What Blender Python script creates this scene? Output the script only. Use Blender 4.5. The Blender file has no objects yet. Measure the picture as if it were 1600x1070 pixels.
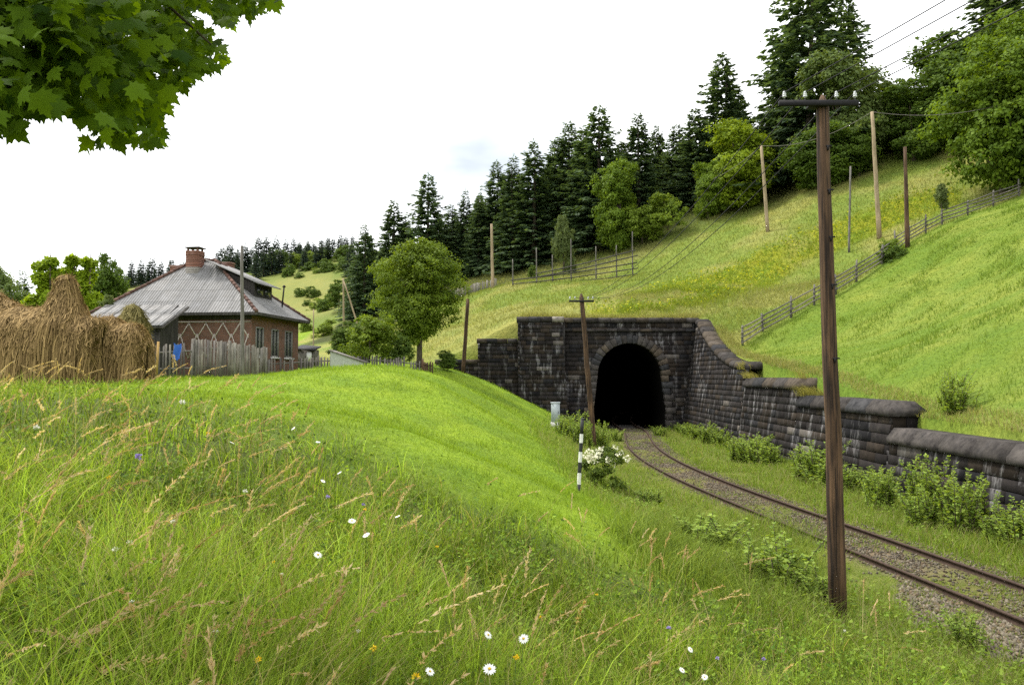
import bpy, math, random
import numpy as np
from mathutils import Vector, Matrix
rng = np.random.default_rng(7)
random.seed(7)
SC = bpy.context.scene
COL = SC.collection
# ------------------------------------------------------------------ camera
CAMZ = 3.75
PITCH = math.atan(52.0 / 1200.0)
cam_d = bpy.data.cameras.new('camera')
cam_d.sensor_width = 36.0
cam_d.lens = 27.0
cam_d.clip_start = 0.05
cam_d.clip_end = 3000.0
cam_d.dof.use_dof = True
cam_d.dof.focus_distance = 30.0
cam_d.dof.aperture_fstop = 16.0
cam = bpy.data.objects.new('camera', cam_d)
cam.location = (0, 0, CAMZ)
cam.rotation_euler = (math.pi / 2 + PITCH, 0, 0)
COL.objects.link(cam)
SC.camera = cam
# ------------------------------------------------------------------ light
SUN_EL, SUN_AZ = math.radians(58), math.radians(-62)     # azimuth measured from +Y towards +X
world = bpy.data.worlds.new('World')
SC.world = world
world.use_nodes = True
wn, wl = world.node_tree.nodes, world.node_tree.links
wn.clear()
w_out = wn.new('ShaderNodeOutputWorld')
w_bg = wn.new('ShaderNodeBackground')
w_bg.inputs['Strength'].default_value = 0.055
w_sky = wn.new('ShaderNodeTexSky')
w_sky.sky_type = 'NISHITA'
w_sky.sun_disc = False
w_sky.sun_elevation = SUN_EL
w_sky.sun_rotation = SUN_AZ
w_tc = wn.new('ShaderNodeTexCoord')
w_n = wn.new('ShaderNodeTexNoise')
w_n.inputs['Scale'].default_value = 2.6
w_n.inputs['Detail'].default_value = 5
w_map = wn.new('ShaderNodeMapping')
w_map.inputs['Scale'].default_value = (1, 1, 2.4)
wl.new(w_tc.outputs['Generated'], w_map.inputs['Vector'])
wl.new(w_map.outputs['Vector'], w_n.inputs['Vector'])
w_dot = wn.new('ShaderNodeVectorMath'); w_dot.operation = 'DOT_PRODUCT'
gd = Vector((-0.035, 1.0, 0.322)).normalized()
w_dot.inputs[1].default_value = gd
wl.new(w_tc.outputs['Generated'], w_dot.inputs[0])
w_mr = wn.new('ShaderNodeMapRange'); w_mr.interpolation_type = 'SMOOTHSTEP'
w_mr.inputs['From Min'].default_value = 0.984
w_mr.inputs['From Max'].default_value = 0.9995
w_mr.inputs['To Min'].default_value = 0.0
w_mr.inputs['To Max'].default_value = 1.0
wl.new(w_dot.outputs['Value'], w_mr.inputs['Value'])
w_nr = wn.new('ShaderNodeMapRange')
w_nr.inputs['From Min'].default_value = 0.25
w_nr.inputs['From Max'].default_value = 0.66
wl.new(w_n.outputs['Fac'], w_nr.inputs['Value'])
w_m1 = wn.new('ShaderNodeMath'); w_m1.operation = 'MULTIPLY'
wl.new(w_mr.outputs['Result'], w_m1.inputs[0]); wl.new(w_nr.outputs['Result'], w_m1.inputs[1])
w_cl = wn.new('ShaderNodeMix'); w_cl.data_type = 'RGBA'           # bright cloud -> thin grey cloud
w_cl.inputs[6].default_value = (11.4, 11.5, 11.6, 1)
w_cl.inputs[7].default_value = (4.0, 4.4, 4.9, 1)
wl.new(w_m1.outputs['Value'], w_cl.inputs[0])
w_mx = wn.new('ShaderNodeMix'); w_mx.data_type = 'RGBA'           # a little blue behind the cloud
w_mx.inputs[0].default_value = 0.93
wl.new(w_sky.outputs['Color'], w_mx.inputs[6]); wl.new(w_cl.outputs[2], w_mx.inputs[7])
wl.new(w_mx.outputs[2], w_bg.inputs['Color'])
wl.new(w_bg.outputs['Background'], w_out.inputs['Surface'])
sun_d = bpy.data.lights.new('sun', 'SUN')
sun_d.energy = 1.5
sun_d.angle = math.radians(10)
sun_d.color = (1.0, 0.96, 0.88)
sun = bpy.data.objects.new('sun', sun_d)
sdir = Vector((math.sin(SUN_AZ) * math.cos(SUN_EL), math.cos(SUN_AZ) * math.cos(SUN_EL), math.sin(SUN_EL)))
sun.rotation_euler = sdir.to_track_quat('Z', 'Y').to_euler()
sun.location = (0, 0, 60)
COL.objects.link(sun)
SC.view_settings.view_transform = 'Standard'
SC.view_settings.look = 'None'
SC.view_settings.exposure = 1.85
SC.view_settings.gamma = 1.0
SC.render.engine = 'CYCLES'
SC.cycles.max_bounces = 6
SC.cycles.diffuse_bounces = 3
SC.cycles.transmission_bounces = 4
SC.cycles.use_denoising = False
SC.render.film_transparent = False
# ------------------------------------------------------------------ pixel <-> world (1600 x 1070 photograph)
SP, CP = math.sin(PITCH), math.cos(PITCH)
def P(px, py, d):
    u, v = (px - 800) / 1200.0, (535 - py) / 1200.0
    y = CP - v * SP; z = v * CP + SP
    return np.array([u / y * d, d, CAMZ + z / y * d])
def project(p):
    p = np.asarray(p, float); q = p - np.array([0, 0, CAMZ])
    f = q[..., 1] * CP + q[..., 2] * SP
    f = np.where(f > 0.05, f, 0.05)
    up = -q[..., 1] * SP + q[..., 2] * CP
    return 800 + 1200 * q[..., 0] / f, 535 - 1200 * up / f
# ------------------------------------------------------------------ noise
def hash2(ix, iy, seed):
    n = (ix.astype(np.int64) * 374761393 + iy.astype(np.int64) * 668265263 + seed * 1442695041) & 0x7fffffff
    n = ((n ^ (n >> 13)) * 1274126177) & 0x7fffffff
    return ((n ^ (n >> 16)) & 0xffff) / 65535.0
def vnoise(x, y, s, seed=0):
    x = np.asarray(x, float) / s; y = np.asarray(y, float) / s
    ix, iy = np.floor(x), np.floor(y); fx, fy = x - ix, y - iy
    fx = fx * fx * (3 - 2 * fx); fy = fy * fy * (3 - 2 * fy)
    a = hash2(ix, iy, seed); b = hash2(ix + 1, iy, seed); c = hash2(ix, iy + 1, seed); d = hash2(ix + 1, iy + 1, seed)
    return (a * (1 - fx) + b * fx) * (1 - fy) + (c * (1 - fx) + d * fx) * fy
def fbm(x, y, s, seed=0, o=4):
    r = 0; a = 0.5; t = 0
    for k in range(o):
        r = r + a * vnoise(x, y, s / 2 ** k, seed + k * 17); t += a; a *= 0.5
    return r / t
def sstep(a, b, x):
    t = np.clip((x - a) / (b - a), 0, 1); return t * t * (3 - 2 * t)
# ------------------------------------------------------------------ objects
def tag(o, label=None, cat=None, group=None, kind=None):
    if label: o['label'] = label
    if cat: o['category'] = cat
    if group: o['group'] = group
    if kind: o['kind'] = kind
    return o
def thing(name, label, cat, loc=(0, 0, 0), group=None):
    o = bpy.data.objects.new(name, None)
    o.empty_display_size = 0.2
    o.location = tuple(float(c) for c in loc)
    COL.objects.link(o)
    return tag(o, label, cat, group)
def root_loc(o):
    while o.parent is not None: o = o.parent
    return np.array(o.location)
def mesh_np(name, verts, faces, mat, parent=None, col=None, smooth=False, uv=None):
    """verts in world coordinates; faces a list of tuples or an (n,k) array"""
    me = bpy.data.meshes.new(name)
    v = np.asarray(verts, np.float32).reshape(-1, 3).copy()
    base = root_loc(parent) if parent is not None else np.zeros(3)
    loc = np.zeros(3)
    if parent is None and len(v):
        loc = np.array([(v[:, 0].min() + v[:, 0].max()) / 2, (v[:, 1].min() + v[:, 1].max()) / 2, v[:, 2].min()])
        base = loc
    v -= base.astype(np.float32)
    if isinstance(faces, np.ndarray):
        k = faces.shape[1]; nf = faces.shape[0]
        li = faces.astype(np.int32).ravel()
        ls = np.arange(nf, dtype=np.int32) * k
    else:
        ln = np.array([len(f) for f in faces], np.int32)
        li = np.array([i for f in faces for i in f], np.int32)
        ls = np.concatenate([[0], np.cumsum(ln)[:-1]]).astype(np.int32) if len(ln) else ln
        nf = len(faces)
    me.vertices.add(len(v)); me.vertices.foreach_set('co', v.ravel())
    me.loops.add(len(li)); me.loops.foreach_set('vertex_index', li)
    me.polygons.add(nf); me.polygons.foreach_set('loop_start', ls)
    if smooth: me.polygons.foreach_set('use_smooth', np.ones(nf, bool))
    me.update(calc_edges=True)
    if col is not None:
        a = me.color_attributes.new('Col', 'FLOAT_COLOR', 'POINT')
        c = np.ones((len(v), 4), np.float32); c[:, :3] = np.asarray(col, np.float32).reshape(-1, 3)
        a.data.foreach_set('color', c.ravel())
    if uv is not None:
        l = me.uv_layers.new(name='UVMap')
        u = np.asarray(uv, np.float32)[li]
        l.data.foreach_set('uv', u.ravel())
    if mat is not None: me.materials.append(mat)
    o = bpy.data.objects.new(name, me)
    COL.objects.link(o)
    if parent is not None: o.parent = parent
    else: o.location = tuple(float(c) for c in loc)
    return o
def copy_thing(src, loc, label, cat=None, group=None, rotz=0.0, scale=(1, 1, 1)):
    r = src.copy(); COL.objects.link(r)
    r.location = tuple(float(c) for c in loc); r.rotation_euler = (0, 0, rotz); r.scale = scale
    r['label'] = label
    if cat: r['category'] = cat
    if group: r['group'] = group
    elif 'group' in r: del r['group']
    for ch in src.children:
        c = ch.copy(); COL.objects.link(c); c.parent = r
        for g in ch.children:
            e = g.copy(); COL.objects.link(e); e.parent = c
    return r
class MB:
    """collects simple solids into one mesh"""
    def __init__(s): s.v = []; s.f = []; s.c = []; s.uv = []
    def add(s, verts, faces, col=(1, 1, 1), uv=None):
        n = len(s.v)
        s.v += [tuple(map(float, p)) for p in verts]
        s.f += [tuple(i + n for i in f) for f in faces]
        s.c += [col] * len(verts)
        s.uv += list(uv) if uv is not None else [(p[0] + p[1], p[2]) for p in verts]
    def hexa(s, q, col=(1, 1, 1)):                     # eight corners: bottom four ccw, top four ccw
        s.add(q, [(3, 2, 1, 0), (4, 5, 6, 7), (0, 1, 5, 4), (1, 2, 6, 5), (2, 3, 7, 6), (3, 0, 4, 7)], col)
    def box(s, c, size, col=(1, 1, 1), rz=0.0, tilt=None, bev=0.0):
        hx, hy, hz = size[0] / 2, size[1] / 2, size[2] / 2
        M = Matrix.Rotation(rz, 3, 'Z')
        if tilt is not None: M = Matrix.Rotation(tilt[1], 3, tilt[0]) @ M
        if bev <= 0:
            q = [(-hx, -hy, -hz), (hx, -hy, -hz), (hx, hy, -hz), (-hx, hy, -hz), (-hx, -hy, hz), (hx, -hy, hz), (hx, hy, hz), (-hx, hy, hz)]
            s.hexa([tuple(M @ Vector(p) + Vector(c)) for p in q], col)
        else:
            b = bev; q = []
            for z, i in ((-hz, b), (-hz + b, 0), (hz - b, 0), (hz, b)):
                x, y = hx - i, hy - i
                q += [(-x, -y, z), (x, -y, z), (x, y, z), (-x, y, z)]
            f = [(3, 2, 1, 0), (12, 13, 14, 15)]
            for r in range(3):
                for k in range(4):
                    f.append((r * 4 + k, r * 4 + (k + 1) % 4, r * 4 + 4 + (k + 1) % 4, r * 4 + 4 + k))
            s.add([tuple(M @ Vector(p) + Vector(c)) for p in q], f, col)
    def tube(s, pts, rad, n=8, col=(1, 1, 1), cap=True, wob=0.0):
        pts = [Vector(p) for p in pts]
        rad = rad if hasattr(rad, '__len__') else [rad] * len(pts)
        vs = []; fs = []
        t0 = (pts[1] - pts[0]).normalized()
        a = t0.orthogonal().normalized()
        for i, p in enumerate(pts):
            t = (pts[min(i + 1, len(pts) - 1)] - pts[max(i - 1, 0)]).normalized()
            a = (a - t * a.dot(t)).normalized(); b = t.cross(a)
            for k in range(n):
                an = 2 * math.pi * k / n
                r = rad[i] * (1 + wob * random.uniform(-1, 1))
                vs.append(tuple(p + (a * math.cos(an) + b * math.sin(an)) * r))
        for i in range(len(pts) - 1):
            for k in range(n):
                fs.append((i * n + k, i * n + (k + 1) % n, (i + 1) * n + (k + 1) % n, (i + 1) * n + k))
        if cap:
            fs.append(tuple(range(n - 1, -1, -1))); m = (len(pts) - 1) * n
            fs.append(tuple(range(m, m + n)))
        s.add(vs, fs, col)
    def lathe(s, c, prof, n=14, col=(1, 1, 1)):
        vs = []; fs = []
        for r, z in prof:
            for k in range(n):
                an = 2 * math.pi * k / n
                vs.append((c[0] + r * math.cos(an), c[1] + r * math.sin(an), c[2] + z))
        for i in range(len(prof) - 1):
            for k in range(n):
                fs.append((i * n + k, i * n + (k + 1) % n, (i + 1) * n + (k + 1) % n, (i + 1) * n + k))
        fs.append(tuple(range(n - 1, -1, -1))); m = (len(prof) - 1) * n; fs.append(tuple(range(m, m + n)))
        s.add(vs, fs, col)
    def build(s, name, mat, parent=None, smooth=False):
        return mesh_np(name, s.v, s.f, mat, parent, s.c, smooth, s.uv)
# ------------------------------------------------------------------ materials
def nodes_of(name):
    m = bpy.data.materials.new(name); m.use_nodes = True
    nt = m.node_tree; nt.nodes.clear()
    o = nt.nodes.new('ShaderNodeOutputMaterial')
    return m, nt, nt.nodes, nt.links, o
def principled(N, rough=0.8, spec=0.3):
    b = N.new('ShaderNodeBsdfPrincipled')
    b.inputs['Roughness'].default_value = rough
    b.inputs['Specular IOR Level'].default_value = spec
    return b
def mixc(N, L, fac, a, b, mode='MIX'):
    m = N.new('ShaderNodeMix'); m.data_type = 'RGBA'; m.blend_type = mode
    for sock, v in ((0, fac), (6, a), (7, b)):
        if isinstance(v, (int, float)): m.inputs[sock].default_value = v
        elif isinstance(v, tuple): m.inputs[sock].default_value = (*v[:3], 1)
        else: L.new(v, m.inputs[sock])
    return m.outputs[2]
def noise(N, L, vec, scale, detail=4, rough=0.55):
    n = N.new('ShaderNodeTexNoise'); n.inputs['Scale'].default_value = scale
    n.inputs['Detail'].default_value = detail; n.inputs['Roughness'].default_value = rough
    if vec is not None: L.new(vec, n.inputs['Vector'])
    return n.outputs['Fac']
def mrange(N, L, v, a, b, c=0.0, d=1.0):
    m = N.new('ShaderNodeMapRange')
    for k, x in zip(('From Min', 'From Max', 'To Min', 'To Max'), (a, b, c, d)): m.inputs[k].default_value = x
    L.new(v, m.inputs['Value']); return m.outputs['Result']
def mapping(N, L, scale=(1, 1, 1), src='Object', rot=(0, 0, 0)):
    t = N.new('ShaderNodeTexCoord'); m = N.new('ShaderNodeMapping')
    m.inputs['Scale'].default_value = scale; m.inputs['Rotation'].default_value = rot
    L.new(t.outputs[src], m.inputs['Vector']); return m.outputs['Vector']
def vcol(N, name='Col'):
    a = N.new('ShaderNodeVertexColor'); a.layer_name = name; return a.outputs['Color']
def bump(N, L, h, strength=0.5, dist=0.02, nrm=None):
    b = N.new('ShaderNodeBump'); b.inputs['Strength'].default_value = strength; b.inputs['Distance'].default_value = dist
    L.new(h, b.inputs['Height'])
    if nrm is not None: L.new(nrm, b.inputs['Normal'])
    return b.outputs['Normal']
def mat_leaf(name, trans=0.35, tint=(1.25, 1.15, 0.5), rough=0.5, spec=0.25):
    m, nt, N, L, o = nodes_of(name)
    c = vcol(N)
    b = principled(N, rough, spec); L.new(c, b.inputs['Base Color'])
    t = N.new('ShaderNodeBsdfTranslucent')
    L.new(mixc(N, L, 1.0, c, tint, 'MULTIPLY'), t.inputs['Color'])
    mx = N.new('ShaderNodeMixShader'); mx.inputs[0].default_value = trans
    L.new(b.outputs[0], mx.inputs[1]); L.new(t.outputs[0], mx.inputs[2]); L.new(mx.outputs[0], o.inputs['Surface'])
    return m
def mat_wood(name, dark, light, scale=(18, 18, 1.2), rough=0.85, contrast=(0.35, 0.7), bmp=0.6):
    m, nt, N, L, o = nodes_of(name)
    v = mapping(N, L, scale)
    n1 = noise(N, L, v, 1.0, 6, 0.65)
    v2 = mapping(N, L, (1.3, 1.3, 0.5))
    n2 = noise(N, L, v2, 1.4, 3)
    c = mixc(N, L, mrange(N, L, n1, *contrast), dark, light)
    c = mixc(N, L, mrange(N, L, n2, 0.35, 0.75), c, mixc(N, L, 0.6, c, tuple(x * 0.45 for x in dark)))
    c = mixc(N, L, 1.0, c, vcol(N), 'MULTIPLY')
    b = principled(N, rough, 0.2); L.new(c, b.inputs['Base Color'])
    L.new(bump(N, L, n1, bmp, 0.015), b.inputs['Normal'])
    L.new(b.outputs[0], o.inputs['Surface'])
    return m
def mat_plain(name, col, rough=0.6, spec=0.3, metal=0.0, nscale=6.0, var=0.35, bmp=0.15):
    m, nt, N, L, o = nodes_of(name)
    v = mapping(N, L)
    n = noise(N, L, v, nscale, 5)
    c = mixc(N, L, mrange(N, L, n, 0.3, 0.7), tuple(x * (1 - var) for x in col), col)
    c = mixc(N, L, 1.0, c, vcol(N), 'MULTIPLY')
    b = principled(N, rough, spec); b.inputs['Metallic'].default_value = metal
    L.new(c, b.inputs['Base Color'])
    L.new(bump(N, L, n, bmp, 0.01), b.inputs['Normal'])
    L.new(b.outputs[0], o.inputs['Surface'])
    return m
def mat_ground(name):
    m, nt, N, L, o = nodes_of(name)
    v = mapping(N, L)
    c = vcol(N)
    n1 = noise(N, L, v, 0.55, 6, 0.65); n2 = noise(N, L, v, 7.0, 5, 0.7)
    sv = mapping(N, L, (0.7, 2.6, 1), rot=(0, 0, 0.5)); n3 = noise(N, L, sv, 0.9, 5, 0.6)
    c = mixc(N, L, mrange(N, L, n2, 0.3, 0.72), mixc(N, L, 1.0, c, (0.55, 0.6, 0.5), 'MULTIPLY'), mixc(N, L, 1.0, c, (1.22, 1.18, 1.15), 'MULTIPLY'))
    c = mixc(N, L, mrange(N, L, n1, 0.35, 0.7), c, mixc(N, L, 1.0, c, (1.2, 1.05, 0.9), 'MULTIPLY'))
    b = principled(N, 0.95, 0.1); L.new(c, b.inputs['Base Color'])
    nb = bump(N, L, n3, 0.8, 0.25)
    L.new(bump(N, L, n2, 0.9, 0.1, nb), b.inputs['Normal'])
    L.new(b.outputs[0], o.inputs['Surface'])
    return m
def mat_stone(name, pale=1.0):
    """dark weathered masonry: per-block colour comes from the mesh, lime streaks and lichen from noise on the wall's own length/height"""
    m, nt, N, L, o = nodes_of(name)
    c = vcol(N)
    v = mapping(N, L)
    n1 = noise(N, L, v, 3.5, 6, 0.7)
    n2 = noise(N, L, v, 22.0, 4, 0.7)
    c = mixc(N, L, mrange(N, L, n1, 0.3, 0.7), mixc(N, L, 1.0, c, (0.6, 0.6, 0.62) if pale > .5 else (.55, .55, .55), 'MULTIPLY'), mixc(N, L, 1.0, c, (1.4, 1.32, 1.22) if pale > .5 else (2.1, 2.05, 1.85), 'MULTIPLY'))
    uvv = mapping(N, L, (1.6, 0.35, 1), 'UV')
    s1 = noise(N, L, uvv, 1.6, 6, 0.72)
    uv2 = mapping(N, L, (0.22, 0.22, 1), 'UV')
    s2 = noise(N, L, uv2, 1.0, 3, 0.5)
    mul = N.new('ShaderNodeMath'); mul.operation = 'MULTIPLY'
    L.new(mrange(N, L, s1, 0.53, 0.66), mul.inputs[0]); L.new(mrange(N, L, s2, 0.38, 0.58), mul.inputs[1])
    m2 = N.new('ShaderNodeMath'); m2.operation = 'MULTIPLY'; L.new(mul.outputs[0], m2.inputs[0]); m2.inputs[1].default_value = 0.8 * pale
    c = mixc(N, L, m2.outputs[0], c, (0.27, 0.26, 0.26))
    b = principled(N, 0.95, 0.08); L.new(c, b.inputs['Base Color'])
    nb = bump(N, L, n1, 0.35 if pale > .5 else .12, 0.018)
    L.new(bump(N, L, n2, 0.6, 0.012, nb), b.inputs['Normal'])
    L.new(b.outputs[0], o.inputs['Surface'])
    return m
def mat_brick(name):
    m, nt, N, L, o = nodes_of(name)
    uv = mapping(N, L, (1, 1, 1), 'UV')
    t = N.new('ShaderNodeTexBrick')
    t.inputs['Color1'].default_value = (0.20, 0.075, 0.045, 1); t.inputs['Color2'].default_value = (0.125, 0.05, 0.034, 1)
    t.inputs['Mortar'].default_value = (0.15, 0.12, 0.10, 1)
    t.inputs['Scale'].default_value = 1.0; t.inputs['Mortar Size'].default_value = 0.012
    t.inputs['Brick Width'].default_value = 0.26; t.inputs['Row Height'].default_value = 0.055
    L.new(uv, t.inputs['Vector'])
    v = mapping(N, L); n = noise(N, L, v, 2.5, 5)
    c = mixc(N, L, mrange(N, L, n, 0.35, 0.7), mixc(N, L, 1.0, t.outputs['Color'], (0.65, 0.63, 0.62), 'MULTIPLY'), t.outputs['Color'])
    b = principled(N, 0.9, 0.15); L.new(c, b.inputs['Base Color'])
    L.new(bump(N, L, t.outputs['Fac'], -0.5, 0.01), b.inputs['Normal'])
    L.new(b.outputs[0], o.inputs['Surface'])
    return m
def mat_sheet(name):
    """grey corrugated roofing sheets, laid in rows"""
    m, nt, N, L, o = nodes_of(name)
    uv = mapping(N, L, (1, 1, 1), 'UV')
    t = N.new('ShaderNodeTexBrick'); t.offset = 0.0
    t.inputs['Color1'].default_value = (0.19, 0.19, 0.195, 1); t.inputs['Color2'].default_value = (0.26, 0.255, 0.255, 1)
    t.inputs['Mortar'].default_value = (0.10, 0.10, 0.10, 1)
    t.inputs['Scale'].default_value = 1.0; t.inputs['Mortar Size'].default_value = 0.018; t.inputs['Mortar Smooth'].default_value = 0.3
    t.inputs['Brick Width'].default_value = 1.05; t.inputs['Row Height'].default_value = 0.95
    L.new(uv, t.inputs['Vector'])
    w = N.new('ShaderNodeTexWave'); w.bands_direction = 'X'; w.inputs['Scale'].default_value = 2.1; w.inputs['Distortion'].default_value = 0.3
    L.new(uv, w.inputs['Vector'])
    v = mapping(N, L); n = noise(N, L, v, 1.6, 6, 0.7)
    uv2 = mapping(N, L, (5, 0.7, 1), 'UV'); n2 = noise(N, L, uv2, 1.5, 5, 0.7)
    c = mixc(N, L, mrange(N, L, n, 0.3, 0.7), mixc(N, L, 1.0, t.outputs['Color'], (0.72, 0.70, 0.66), 'MULTIPLY'), t.outputs['Color'])
    c = mixc(N, L, mrange(N, L, n2, 0.5, 0.75), c, mixc(N, L, 1.0, c, (0.55, 0.54, 0.52), 'MULTIPLY'))
    b = principled(N, 0.8, 0.25); L.new(c, b.inputs['Base Color'])
    nb = bump(N, L, w.outputs['Fac'], 0.9, 0.05)
    L.new(bump(N, L, t.outputs['Fac'], -0.5, 0.02, nb), b.inputs['Normal'])
    L.new(b.outputs[0], o.inputs['Surface'])
    return m
M_LEAF = mat_leaf('leaf', 0.42, (1.3, 1.2, 0.5), 0.6, 0.12)
M_MAPLE = mat_leaf('maple_leaf', 0.5, (1.6, 1.45, 0.3), 0.6, 0.03)
M_NEEDLE = mat_leaf('needle', 0.15, (1, 1, 0.8), 0.7, 0.08)
M_GRASS = mat_leaf('grass_blade', 0.40, (1.2, 1.15, 0.6), 0.6, 0.08)
M_HAY = mat_leaf('hay', 0.15, (1, 0.9, 0.7), 0.8, 0.1)
M_FLOWER = mat_leaf('flower', 0.2, (1, 1, 1), 0.6, 0.2)
M_BARK = mat_wood('bark', (0.05, 0.04, 0.03), (0.15, 0.12, 0.09), (10, 10, 2))
M_OLDPOLE = mat_wood('tarred_pole', (0.022, 0.015, 0.011), (0.140, 0.082, 0.044), (26, 26, 0.8), contrast=(0.40, 0.62))
M_PALEWOOD = mat_wood('pale_wood', (0.22, 0.165, 0.10), (0.40, 0.32, 0.21), (20, 20, 1.2))
M_GREYWOOD = mat_wood('grey_wood', (0.075, 0.068, 0.06), (0.23, 0.215, 0.19), (16, 16, 1.5))
M_DARKWOOD = mat_wood('dark_wood', (0.03, 0.028, 0.026), (0.11, 0.10, 0.09), (16, 16, 1.5))
M_STONE = mat_stone('dark_masonry')
M_COPE = mat_stone('coping_stone', 0.12)
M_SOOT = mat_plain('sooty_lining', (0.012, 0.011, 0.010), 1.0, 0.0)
M_BRICK = mat_brick('red_brick')
M_SHEET = mat_sheet('roof_sheet')
M_RUST = mat_plain('rusty_steel', (0.066, 0.042, 0.030), 0.8, 0.2, 0.1, 14, 0.5)
M_IRON = mat_plain('black_iron', (0.014, 0.013, 0.014), 0.7, 0.2)
M_CERAMIC = mat_plain('white_porcelain', (0.50, 0.52, 0.52), 0.3, 0.4, 0, 3, 0.05)
M_PAINT = mat_plain('worn_paint', (1, 1, 1), 0.7, 0.3, 0, 9, 0.25)
M_GALV = mat_plain('grey_cabinet_paint', (0.36, 0.40, 0.42), 0.5, 0.4, 0, 5, 0.12, 0.05)
M_GLASS = mat_plain('dark_window_glass', (0.03, 0.035, 0.035), 0.12, 0.6, 0, 2, 0.4, 0.02)
M_TILE = mat_plain('ridge_tile', (0.125, 0.07, 0.055), 0.85, 0.2, 0, 8, 0.45)
M_STONES = mat_plain('ballast_stone', (0.9, 0.9, 0.9), 0.95, 0.15, 0, 9, 0.4)
M_GROUND = mat_ground('meadow_earth')
# ------------------------------------------------------------------ terrain
class TPS:
    def __init__(s, pts, lam=0.3):
        p = np.array(pts, float); s.xy = p[:, :2] / 50.0
        n = len(p); K = s.phi(s.xy[:, None, :] - s.xy[None, :, :]) + lam * 1e-3 * np.eye(n)
        Q = np.c_[np.ones(n), s.xy]
        A = np.block([[K, Q], [Q.T, np.zeros((3, 3))]])
        s.w = np.linalg.solve(A, np.r_[p[:, 2], np.zeros(3)])
    @staticmethod
    def phi(d):
        r2 = (d ** 2).sum(-1); return 0.5 * r2 * np.log(r2 + 1e-9)
    def __call__(s, x, y):
        x = np.asarray(x, float); y = np.asarray(y, float); sh = x.shape
        q = np.c_[x.ravel(), y.ravel()] / 50.0
        out = np.empty(len(q)); n = len(s.xy)
        for i in range(0, len(q), 20000):
            c = q[i:i + 20000]
            out[i:i + 20000] = s.phi(c[:, None, :] - s.xy[None]) @ s.w[:n] + s.w[n] + c @ s.w[n + 1:]
        return out.reshape(sh)
# track: left rail seen on the plane z = 0
def _railpt(px, py):
    u, v = (px - 800) / 1200.0, (535 - py) / 1200.0
    yy, zz = CP - v * SP, v * CP + SP
    d = -CAMZ / (zz / yy); return u / yy * d, d
_L = [(970, 673.7), (975.6, 688.7), (986, 700), (998, 709), (1022, 723.4), (1052, 738.4), (1086, 754.4), (1109, 764.7), (1129, 774.6), (1157, 786), (1187, 799), (1220, 812), (1288, 843), (1324, 856), (1382, 882), (1437, 904), (1500, 924), (1553, 945.5), (1599, 964)]
_R = [(1004.7, 675.6), (1018.8, 691.6), (1041, 706.6), (1075, 724), (1109, 739), (1165, 762), (1212, 779), (1250, 790), (1293, 806.7), (1361, 833), (1422, 856), (1490, 878.6), (1535, 895), (1599, 915)]
_lp = np.array([_railpt(*p) for p in _L]); _rp = np.array([_railpt(*p) for p in _R])
_ty = np.r_[_lp[:, 1], _rp[:, 1] + .1, [56, 56, -15, 0]]; _tx = np.r_[_lp[:, 0] + .76, _rp[:, 0] - .76, [8.75, 8.75, 10.4, 9.3]]
_wt = np.where(_ty < 18, 3.0, 1.0); _wt[:len(_lp)] *= np.where(_lp[:, 1] < 16, 2.5, 1.0); _tc = np.polyfit(_ty, _tx, 5, w=_wt)
def track_x(y):
    y = np.asarray(y, float); yc = np.clip(y, -20, 56)
    return np.polyval(_tc, yc) + np.polyval(np.polyder(_tc), yc) * (y - yc) + 0.006 * np.maximum(y - 56, 0) ** 2
def track_dx(y): return (track_x(np.asarray(y, float) + .05) - track_x(np.asarray(y, float) - .05)) / .1
# retaining wall: face x at height z
def wall_face(z, y=30.0): return 12.3 + 0.15 * np.asarray(z, float)
PORTAL_Y = 56.0
def wall_top(y):
    y = np.asarray(y, float)
    t = np.clip((55.6 - y) / (43.4 - 55.6 + 24.4), 0, 1)
    wing = 4.5 + 3.4 * (1 - np.clip((55.6 - y) / 12.2, 0, 1)) ** 1.7
    return np.where(y > 42.2, wing, np.where(y > 34.1, 3.63, np.where(y > 25.6, 2.88, 2.0)))
PA = [(0, 0, 2.15), (-3, 0, 2.4), (3, 0, 1.5), (6, 0, .5), (-8, 0, 2.9), (-20, 0, 3.2), (-40, 0, 3.4), (0, -15, 2.2), (-20, -15, 3), (-40, -30, 3),
      (-40, 30, 3.8), (-70, 20, 3.8), (-60, 60, 4.5), (1.1, 5.7, 1.2), (-1.25, 15, 2.3), (1.8, 20.7, .6), (4.85, 11.4, .12),
      (-13, 38, 3.6), (-20, 38, 3.5), (-12, 46, 3.75), (-25, 50, 3.8), (-15, 33, 3.62), (-11, 32, 3.7), (-6.25, 50, 4.45), (3.9, 20, 0.1), (4.2, 30, 0.1), (4.4, 40, 0.1)]
for px, py, d in [(0, 1070, 3), (0, 700, 9), (0, 612, 22), (230, 595, 26), (420, 587, 29), (600, 578, 32), (690, 587, 36), (748, 594, 50), (800, 616, 51),
                  (868, 652, 51.5), (868, 669, 46), (935, 670, 53), (700, 700, 20), (600, 640, 24), (800, 700, 24), (750, 640, 32), (860, 680, 36),
                  (500, 640, 17), (300, 640, 14), (680, 600, 30)]:
    PA.append(tuple(P(px, py, d)))
COMMON = [(-6, 56.6, 4.45), (-10, 56.6, 4.7), (-20, 57, 4.7), (-40, 57, 4.6), (-80, 57, 5), (-150, 57, 6)]
PA += COMMON
for y in (-25, -12, 0, 8, 15, 22, 29, 36, 43, 50, 56):
    cx = float(track_x(y)); PA.append((cx, y, -0.2)); PA.append((cx - 2.1, y, -0.25 if y > 4 else -0.1)); PA.append((13.0, y, 0.0))
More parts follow.
